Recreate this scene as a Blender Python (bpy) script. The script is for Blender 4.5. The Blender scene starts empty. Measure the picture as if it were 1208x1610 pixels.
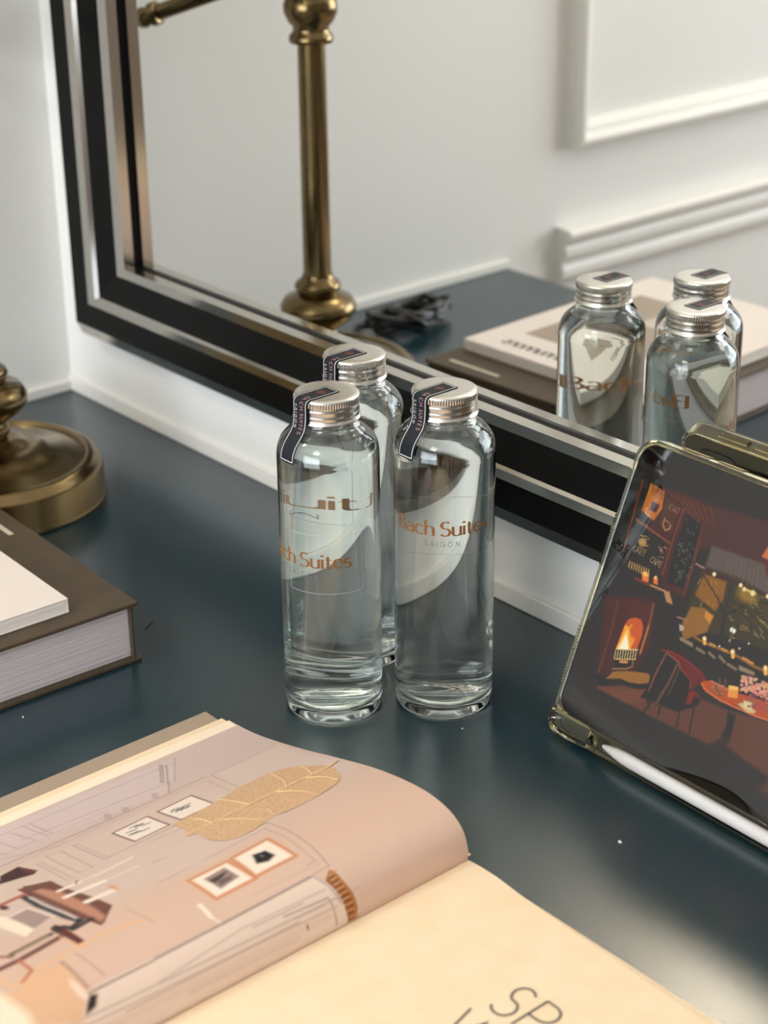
import bpy, bmesh, math, random
import numpy as np
from mathutils import Matrix, Vector, Euler

SC = bpy.context.scene
COL = SC.collection
R = math.radians

# ------------------------------------------------------------------ camera, world, lights, exposure
F_PX, YAW, PITCH, ROLL = 2852.07, 0.8647, 0.4279, -0.0116
CAM_AT = Vector((1.4206, -0.8247, 0.6038))
fwd = Vector((-math.sin(YAW) * math.cos(PITCH), math.cos(YAW) * math.cos(PITCH), -math.sin(PITCH)))
rgt = Vector((math.cos(YAW), math.sin(YAW), 0))
upv = rgt.cross(fwd)
cr, sr = math.cos(ROLL), math.sin(ROLL)
rgt2 = rgt * cr + upv * sr
up2 = upv * cr - rgt * sr
cam = bpy.data.cameras.new('camera')
cam_o = bpy.data.objects.new('camera', cam)
COL.objects.link(cam_o)
m = Matrix((rgt2, up2, -fwd)).transposed().to_4x4()
m.translation = CAM_AT
cam_o.matrix_world = m
cam.sensor_fit = 'VERTICAL'
cam.sensor_height = 36.0
cam.sensor_width = 27.0
cam.lens = F_PX / 1610 * 36.0
cam.clip_start = 0.02
cam.dof.use_dof = True
cam.dof.focus_distance = 1.13
cam.dof.aperture_fstop = 7.5
SC.camera = cam_o

SC.view_settings.view_transform = 'Standard'
SC.view_settings.look = 'None'
SC.view_settings.exposure = -0.12
SC.view_settings.gamma = 1.0
SC.view_settings.use_curve_mapping = False
SC.cycles.use_denoising = True
SC.cycles.max_bounces = 24
SC.cycles.diffuse_bounces = 5
SC.cycles.glossy_bounces = 8
SC.cycles.transmission_bounces = 20
SC.cycles.transparent_max_bounces = 16
SC.cycles.caustics_reflective = True
SC.cycles.caustics_refractive = True
SC.cycles.blur_glossy = 0.6
SC.cycles.sample_clamp_indirect = 6.0

world = bpy.data.worlds.new('world')
SC.world = world
world.use_nodes = True
wb = world.node_tree.nodes['Background']
wb.inputs[0].default_value = (0.80, 0.90, 1.0, 1)
wb.inputs[1].default_value = 1.0

ROOM_X, ROOM_Y, FLOOR_Z, CEIL_Z = 3.4, -3.4, -0.75, 1.95

def area_light(name, loc, rot, sx, sy, power, color):
    l = bpy.data.lights.new(name, 'AREA')
    l.shape = 'RECTANGLE'; l.size = sx; l.size_y = sy
    l.energy = power; l.color = color
    o = bpy.data.objects.new(name, l)
    COL.objects.link(o); o.location = loc; o.rotation_euler = rot
    return o

# daylight through the window in the front wall (behind the photographer), pointing at the desk corner
area_light('window_daylight', (1.45, ROOM_Y - 0.06, 0.75), (R(90), 0, 0), 2.4, 1.7, 112, (0.89, 0.955, 1.0))
# flat warm ceiling lamp in the room behind the photographer; the mirror throws its light back on the desk
LAMP_X, LAMP_Y = 1.35, -2.25
area_light('ceiling_lamp_light', (LAMP_X, LAMP_Y, CEIL_Z - 0.035), (0, 0, 0), 0.66, 0.66, 14, (1.0, 0.90, 0.78))
# added globe light out of view, brightening the desk front (place, colour and strength)
FILL_SCONCE, FILL_COLOR, FILL_POWER = (0.14, -0.95, 1.22), (1.0, 0.86, 0.66, 1), 36.0

# ------------------------------------------------------------------ helpers
def lin(c):
    c = c / 255.0
    return c / 12.92 if c <= 0.04045 else ((c + 0.055) / 1.055) ** 2.4

def srgb(r, g, b):
    return (lin(r), lin(g), lin(b), 1.0)

def material(name, color, rough=0.5, metal=0.0, spec=0.5, noise=None, bump=None, **kw):
    mt = bpy.data.materials.new(name)
    mt.use_nodes = True
    nt = mt.node_tree
    b = nt.nodes['Principled BSDF']
    b.inputs['Base Color'].default_value = color
    b.inputs['Roughness'].default_value = rough
    b.inputs['Metallic'].default_value = metal
    b.inputs['Specular IOR Level'].default_value = spec
    for k, v in kw.items():
        b.inputs[k.replace('_', ' ')].default_value = v
    if noise or bump:
        tc = nt.nodes.new('ShaderNodeTexCoord')
        if noise:                                   # (scale, colour a, colour b)
            nz = nt.nodes.new('ShaderNodeTexNoise'); nz.inputs['Scale'].default_value = noise[0]
            nz.inputs['Detail'].default_value = 4
            cr_ = nt.nodes.new('ShaderNodeValToRGB')
            cr_.color_ramp.elements[0].color = noise[1]; cr_.color_ramp.elements[1].color = noise[2]
            cr_.color_ramp.elements[0].position = 0.35; cr_.color_ramp.elements[1].position = 0.65
            nt.links.new(tc.outputs['Object'], nz.inputs['Vector'])
            nt.links.new(nz.outputs['Fac'], cr_.inputs['Fac'])
            nt.links.new(cr_.outputs['Color'], b.inputs['Base Color'])
        if bump:                                    # (scale, strength)
            n2 = nt.nodes.new('ShaderNodeTexNoise'); n2.inputs['Scale'].default_value = bump[0]
            n2.inputs['Detail'].default_value = 3
            bp = nt.nodes.new('ShaderNodeBump'); bp.inputs['Strength'].default_value = bump[1]
            bp.inputs['Distance'].default_value = 0.001
            nt.links.new(tc.outputs['Object'], n2.inputs['Vector'])
            nt.links.new(n2.outputs['Fac'], bp.inputs['Height'])
            nt.links.new(bp.outputs['Normal'], b.inputs['Normal'])
    return mt

def link(name, me, mat=None, parent=None, smooth=False, angle=35):
    o = bpy.data.objects.new(name, me)
    COL.objects.link(o)
    if mat is not None and len(me.materials) == 0:
        me.materials.append(mat)
    if parent is not None:
        o.parent = parent
    if smooth:
        me.polygons.foreach_set('use_smooth', [True] * len(me.polygons))
        if angle is not None and angle < 180:
            try: me.set_sharp_from_angle(angle=R(angle))
            except Exception: pass
    return o

def mesh_of(name, verts, faces):
    me = bpy.data.meshes.new(name)
    me.from_pydata([tuple(v) for v in verts], [], faces)
    me.update()
    return me

def from_bm(name, bm, mat, parent=None, smooth=False, angle=35):
    bmesh.ops.recalc_face_normals(bm, faces=bm.faces)
    me = bpy.data.meshes.new(name); bm.to_mesh(me); bm.free()
    return link(name, me, mat, parent, smooth, angle)

def add_box(bm, x0, x1, y0, y1, z0, z1, bevel=0.0):
    t = bmesh.new()
    vs = [t.verts.new((x, y, z)) for z in (z0, z1) for y in (y0, y1) for x in (x0, x1)]
    for f in ((0, 2, 3, 1), (4, 5, 7, 6), (0, 1, 5, 4), (2, 6, 7, 3), (0, 4, 6, 2), (1, 3, 7, 5)):
        t.faces.new([vs[i] for i in f])
    if bevel:
        bmesh.ops.bevel(t, geom=t.edges[:], offset=bevel, segments=2, affect='EDGES', profile=0.5)
    tm = bpy.data.meshes.new('tmp'); t.to_mesh(tm); t.free()
    bm.from_mesh(tm); bpy.data.meshes.remove(tm)

def box(name, x0, x1, y0, y1, z0, z1, mat, parent=None, bevel=0.0):
    bm = bmesh.new(); add_box(bm, x0, x1, y0, y1, z0, z1, bevel)
    return from_bm(name, bm, mat, parent)

def lathe_mesh(name, prof, n=64, closed=False):
    """prof: (radius, z) pairs; radius 0 gives a pole. closed joins the last ring to the first."""
    vs, rings, faces = [], [], []
    for r, z in prof:
        if r < 1e-6:
            rings.append([len(vs)]); vs.append((0, 0, z))
        else:
            rings.append(list(range(len(vs), len(vs) + n)))
            vs += [(r * math.cos(2 * math.pi * k / n), r * math.sin(2 * math.pi * k / n), z) for k in range(n)]
    pairs = list(zip(rings[:-1], rings[1:])) + ([(rings[-1], rings[0])] if closed else [])
    for a, b in pairs:
        for k in range(n):
            k2 = (k + 1) % n
            if len(a) == 1 and len(b) == 1: continue
            if len(a) == 1: faces.append((a[0], b[k2], b[k]))
            elif len(b) == 1: faces.append((a[k], a[k2], b[0]))
            else: faces.append((a[k], a[k2], b[k2], b[k]))
    return mesh_of(name, vs, faces)

def lathe(name, prof, mat, parent=None, n=64, closed=False, angle=40):
    return link(name, lathe_mesh(name, prof, n, closed), mat, parent, True, angle)

def catmull(P, n=8):
    P = np.array(P, float)
    P = np.vstack([2 * P[0] - P[1], P, 2 * P[-1] - P[-2]])
    out = []
    for i in range(1, len(P) - 2):
        for k in range(n):
            t = k / n
            out.append(.5 * ((2 * P[i]) + (-P[i - 1] + P[i + 1]) * t + (2 * P[i - 1] - 5 * P[i] + 4 * P[i + 1] - P[i + 2]) * t * t
                             + (-P[i - 1] + 3 * P[i] - 3 * P[i + 1] + P[i + 2]) * t ** 3))
    out.append(P[-2])
    return np.array(out)

def add_tube(bm, pts, rad, n=10, caps=True):
    pts = [Vector(p) for p in pts]
    rads = rad if isinstance(rad, (list, tuple)) else [rad] * len(pts)
    rings = []
    up = Vector((0, 0, 1))
    for i, p in enumerate(pts):
        t = (pts[min(i + 1, len(pts) - 1)] - pts[max(i - 1, 0)]).normalized()
        a = t.cross(up)
        if a.length < 1e-3: a = t.cross(Vector((1, 0, 0)))
        a.normalize(); b = t.cross(a).normalized(); up = -b if (-b).dot(up) > 0 else b
        rings.append([bm.verts.new(p + (a * math.cos(2 * math.pi * k / n) + b * math.sin(2 * math.pi * k / n)) * rads[i]) for k in range(n)])
    for r0, r1 in zip(rings[:-1], rings[1:]):
        for k in range(n):
            bm.faces.new((r0[k], r0[(k + 1) % n], r1[(k + 1) % n], r1[k]))
    if caps:
        bm.faces.new(list(reversed(rings[0]))); bm.faces.new(rings[-1])

def add_prism(bm, outline, h0, h1, axes='xz'):
    """extrude a 2D outline between h0 and h1 along the third axis."""
    def P(u, v, h):
        return {'xz': (u, h, v), 'xy': (u, v, h), 'yz': (h, u, v)}[axes]
    a = [bm.verts.new(P(u, v, h0)) for u, v in outline]
    b = [bm.verts.new(P(u, v, h1)) for u, v in outline]
    n = len(outline)
    bm.faces.new(a); bm.faces.new(b)
    for k in range(n):
        bm.faces.new((a[k], a[(k + 1) % n], b[(k + 1) % n], b[k]))

def thing(name, label, cat, loc=(0, 0, 0), rot=(0, 0, 0), group=None):
    o = bpy.data.objects.new(name, None)
    o.empty_display_size = 0.02
    COL.objects.link(o); o.location = loc; o.rotation_euler = rot
    return tag(o, label, cat, group)

def tag(o, label, cat, group=None):
    o['label'] = label; o['category'] = cat
    if group: o['group'] = group
    return o

def structure(o):
    o['kind'] = 'structure'
    return o

# ------------------------------------------------------------------ lettering drawn with strokes (cap height 1)
def arc(cx, cy, rx, ry, a0, a1, n=14):
    return [(cx + rx * math.cos(R(a0 + (a1 - a0) * k / n)), cy + ry * math.sin(R(a0 + (a1 - a0) * k / n))) for k in range(n + 1)]

GLYPH = {
    'A': (.72, [[(0, 0), (.36, 1), (.72, 0)], [(.13, .34), (.59, .34)]]),
    'B': (.56, [[(.02, 0), (.02, 1)], [(.02, 1)] + arc(.24, .76, .24, .24, 90, -90) + [(.02, .52)], [(.02, .52)] + arc(.26, .26, .28, .26, 90, -90) + [(.02, 0)]]),
    'C': (.72, [arc(.42, .5, .42, .5, 48, 312, 22)]),
    'E': (.46, [[(.44, 1), (.02, 1), (.02, 0), (.44, 0)], [(.02, .52), (.38, .52)]]),
    'F': (.44, [[(.44, 1), (.02, 1), (.02, 0)], [(.02, .52), (.36, .52)]]),
    'G': (.80, [arc(.44, .5, .44, .5, 50, 350, 24) + [(.87 - .02, .46), (.52, .46)]]),
    'H': (.66, [[(.02, 0), (.02, 1)], [(.64, 0), (.64, 1)], [(.02, .52), (.64, .52)]]),
    'I': (.06, [[(.03, 0), (.03, 1)]]),
    'N': (.66, [[(.02, 0), (.02, 1), (.64, 0), (.64, 1)]]),
    'O': (.92, [arc(.46, .5, .46, .5, 90, 450, 30)]),
    'P': (.54, [[(.02, 0), (.02, 1)], [(.02, 1), (.25, 1)] + arc(.25, .73, .27, .27, 90, -90) + [(.02, .46)]]),
    'R': (.58, [[(.02, 0), (.02, 1)], [(.02, 1), (.25, 1)] + arc(.25, .74, .26, .26, 90, -90) + [(.02, .48)], [(.26, .48), (.58, 0)]]),
    'S': (.50, [arc(.26, .75, .22, .25, 38, 250, 16) + arc(.23, .26, .25, .26, 70, -148, 18)]),
    'T': (.60, [[(0, 1), (.6, 1)], [(.3, 1), (.3, 0)]]),
    'U': (.64, [[(.02, 1), (.02, .32)] + arc(.32, .32, .30, .32, 180, 360) + [(.62, 1)]]),
    'W': (1.0, [[(0, 1), (.25, 0), (.5, .95), (.75, 0), (1.0, 1)]]),
    'a': (.46, [arc(.22, .47, .19, .2, 150, 20, 10) + [(.41, .40), (.41, .0), (.46, .0)], [(.41, .36)] + arc(.2, .18, .2, .18, 80, 300, 14) + [(.41, .12)]]),
    'c': (.44, [arc(.25, .33, .25, .33, 48, 318, 18)]),
    'h': (.48, [[(.03, 0), (.03, 1.06)], [(.03, .44)] + arc(.25, .44, .20, .22, 150, 0, 12) + [(.45, 0)]]),
    'i': (.08, [[(.04, 0), (.04, .66)], arc(.04, .9, .03, .03, 0, 360, 8)]),
    'e': (.48, [[(.03, .36), (.46, .36)] + arc(.25, .34, .22, .32, 4, 315, 22)]),
    's': (.34, [arc(.18, .49, .14, .17, 40, 250, 12) + arc(.16, .18, .17, .18, 72, -150, 14)]),
    't': (.32, [[(.14, .86), (.14, .18)] + arc(.27, .16, .13, .16, 180, 300, 8), [(0, .63), (.32, .63)]]),
    'u': (.48, [[(.03, .66), (.03, .22)] + arc(.23, .2, .20, .2, 180, 330, 12), [(.44, .66), (.44, 0)]]),
    'o': (.52, [arc(.26, .33, .25, .33, 90, 450, 22)]),
    'n': (.48, [[(.03, 0), (.03, .66)], [(.03, .44)] + arc(.25, .44, .20, .22, 150, 0, 12) + [(.45, 0)]]),
    'm': (.74, [[(.03, 0), (.03, .66)], [(.03, .46)] + arc(.2, .46, .17, .2, 150, 0, 10) + [(.37, 0)], [(.37, .46)] + arc(.54, .46, .17, .2, 150, 0, 10) + [(.71, 0)]]),
    ' ': (.14, []),
}

def text_strokes(txt, track=.12):
    x, out = 0.0, []
    for ch in txt:
        w, st = GLYPH[ch]
        out += [[(x + px, py) for px, py in s] for s in st]
        x += w + track
    return out, x - track

def stroke_quads(strokes, thin, thick, step=.12):
    """2D quads for strokes; upright strokes come out thick, level ones thin."""
    vs, fs = [], []
    for s in strokes:
        p = [np.array(s[0], float)]
        for q in s[1:]:
            q = np.array(q, float); d = np.linalg.norm(q - p[-1])
            if d < 1e-6: continue
            k = max(1, int(d / step)); a = p[-1]
            p += [a + (q - a) * (j + 1) / k for j in range(k)]
        base = len(vs)
        for i, c in enumerate(p):
            d0 = p[i] - p[max(i - 1, 0)]; d1 = p[min(i + 1, len(p) - 1)] - p[i]
            n0, n1 = np.linalg.norm(d0), np.linalg.norm(d1)
            t = (d0 / n0 if n0 > 0 else 0) + (d1 / n1 if n1 > 0 else 0)
            nt = np.linalg.norm(t); t = t / nt if nt > 1e-6 else d1 / n1
            cosh = 1.0
            if n0 > 0 and n1 > 0:
                cosh = max(.45, abs(np.dot(t, d0 / n0)))
            w = (thin + (thick - thin) * abs(t[1])) / 2 / cosh
            nrm = np.array((-t[1], t[0]))
            vs += [c + nrm * w, c - nrm * w]
        for i in range(len(p) - 1):
            a = base + 2 * i
            fs.append((a, a + 1, a + 3, a + 2))
    return vs, fs

def letters(name, txt, mapping, mat, parent, thin=.05, thick=.12, track=.12, height=1.0, centre=True, step=.12):
    st, w = text_strokes(txt, track)
    vs, fs = stroke_quads(st, thin, thick, step)
    off = -w / 2 if centre else 0
    return link(name, mesh_of(name, [mapping((v[0] + off) * height, v[1] * height) for v in vs], fs), mat, parent)

# ------------------------------------------------------------------ colour painted on a grid of vertices (flat print, screen picture)
def coverage_poly(pts, X, Y, f):
    n = len(pts); inside = np.zeros(X.shape, bool); dist = np.full(X.shape, 1e9)
    for i in range(n):
        x0, y0 = pts[i]; x1, y1 = pts[(i + 1) % n]
        cond = ((y0 > Y) != (y1 > Y))
        with np.errstate(divide='ignore', invalid='ignore'):
            xi = (x1 - x0) * (Y - y0) / (y1 - y0 if y1 != y0 else 1e-9) + x0
        inside ^= cond & (X < xi)
        L2 = (x1 - x0) ** 2 + (y1 - y0) ** 2 + 1e-12
        t = np.clip(((X - x0) * (x1 - x0) + (Y - y0) * (y1 - y0)) / L2, 0, 1)
        dist = np.minimum(dist, np.hypot(X - x0 - t * (x1 - x0), Y - y0 - t * (y1 - y0)))
    return np.clip(np.where(inside, dist, -dist) / max(f, 1e-6) * .5 + .5, 0, 1)

def coverage_line(pts, w, X, Y, f):
    dist = np.full(X.shape, 1e9)
    for (x0, y0), (x1, y1) in zip(pts[:-1], pts[1:]):
        L2 = (x1 - x0) ** 2 + (y1 - y0) ** 2 + 1e-12
        t = np.clip(((X - x0) * (x1 - x0) + (Y - y0) * (y1 - y0)) / L2, 0, 1)
        dist = np.minimum(dist, np.hypot(X - x0 - t * (x1 - x0), Y - y0 - t * (y1 - y0)))
    return np.clip((w / 2 - dist) / max(f, 1e-6) * .5 + .5, 0, 1)

def paint(ops, U, V, img, conv):
    """U (nu) and V (nv) in millimetres; img (nv, nu, 3)."""
    for op in ops:
        k, pts = op[0], op[1]
        xs = [p[0] for p in pts]; ys = [p[1] for p in pts]
        if k == 'p': col, f = op[2], op[3]; pad = f
        elif k == 'l': w, col, f = op[2], op[3], op[4]; pad = w / 2 + f
        else: rx, ry, col, f = op[2], op[3], op[4], op[5]; pad = max(rx, ry) + f
        i0, i1 = np.searchsorted(U, (min(xs) - pad, max(xs) + pad)); j0, j1 = np.searchsorted(V, (min(ys) - pad, max(ys) + pad))
        i0 = max(i0 - 1, 0); j0 = max(j0 - 1, 0); i1 = min(i1 + 1, len(U)); j1 = min(j1 + 1, len(V))
        if i1 <= i0 or j1 <= j0: continue
        X, Y = np.meshgrid(U[i0:i1], V[j0:j1])
        if k == 'p': c = coverage_poly(pts, X, Y, f)
        elif k == 'l': c = coverage_line(pts, w, X, Y, f)
        else: c = np.clip((1 - np.hypot((X - pts[0][0]) / rx, (Y - pts[0][1]) / ry)) * min(rx, ry) / max(f, 1e-6) * .5 + .5, 0, 1)
        img[j0:j1, i0:i1] += c[..., None] * (np.array(conv(col)) - img[j0:j1, i0:i1])

def grid_mesh(name, nu, nv, co, colors=None):
    """co: (nv, nu, 3) array, colours alike."""
    me = bpy.data.meshes.new(name)
    idx = np.arange(nu * nv).reshape(nv, nu)
    q = np.stack([idx[:-1, :-1], idx[:-1, 1:], idx[1:, 1:], idx[1:, :-1]], -1).reshape(-1, 4)
    me.vertices.add(nu * nv); me.vertices.foreach_set('co', co.astype(np.float32).ravel())
    me.loops.add(q.size); me.loops.foreach_set('vertex_index', q.astype(np.int32).ravel())
    me.polygons.add(len(q)); me.polygons.foreach_set('loop_start', np.arange(0, q.size, 4, dtype=np.int32))
    me.update(calc_edges=True)
    me.polygons.foreach_set('use_smooth', [True] * len(q))
    if colors is not None:
        at = me.color_attributes.new('print', 'FLOAT_COLOR', 'POINT')
        c4 = np.ones((nu * nv, 4), np.float32); c4[:, :3] = colors.reshape(-1, 3)
        at.data.foreach_set('color', c4.ravel())
    return me

def printed_material(name, rough, emission=0.0, spec=0.4, coat=0.0):
    mt = material(name, (0, 0, 0, 1), rough, spec=spec)
    nt = mt.node_tree; b = nt.nodes['Principled BSDF']
    a = nt.nodes.new('ShaderNodeAttribute'); a.attribute_name = 'print'
    if emission:
        nt.links.new(a.outputs['Color'], b.inputs['Emission Color']); b.inputs['Emission Strength'].default_value = emission
    else:
        nt.links.new(a.outputs['Color'], b.inputs['Base Color'])
    b.inputs['Coat Weight'].default_value = coat
    return mt

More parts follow.
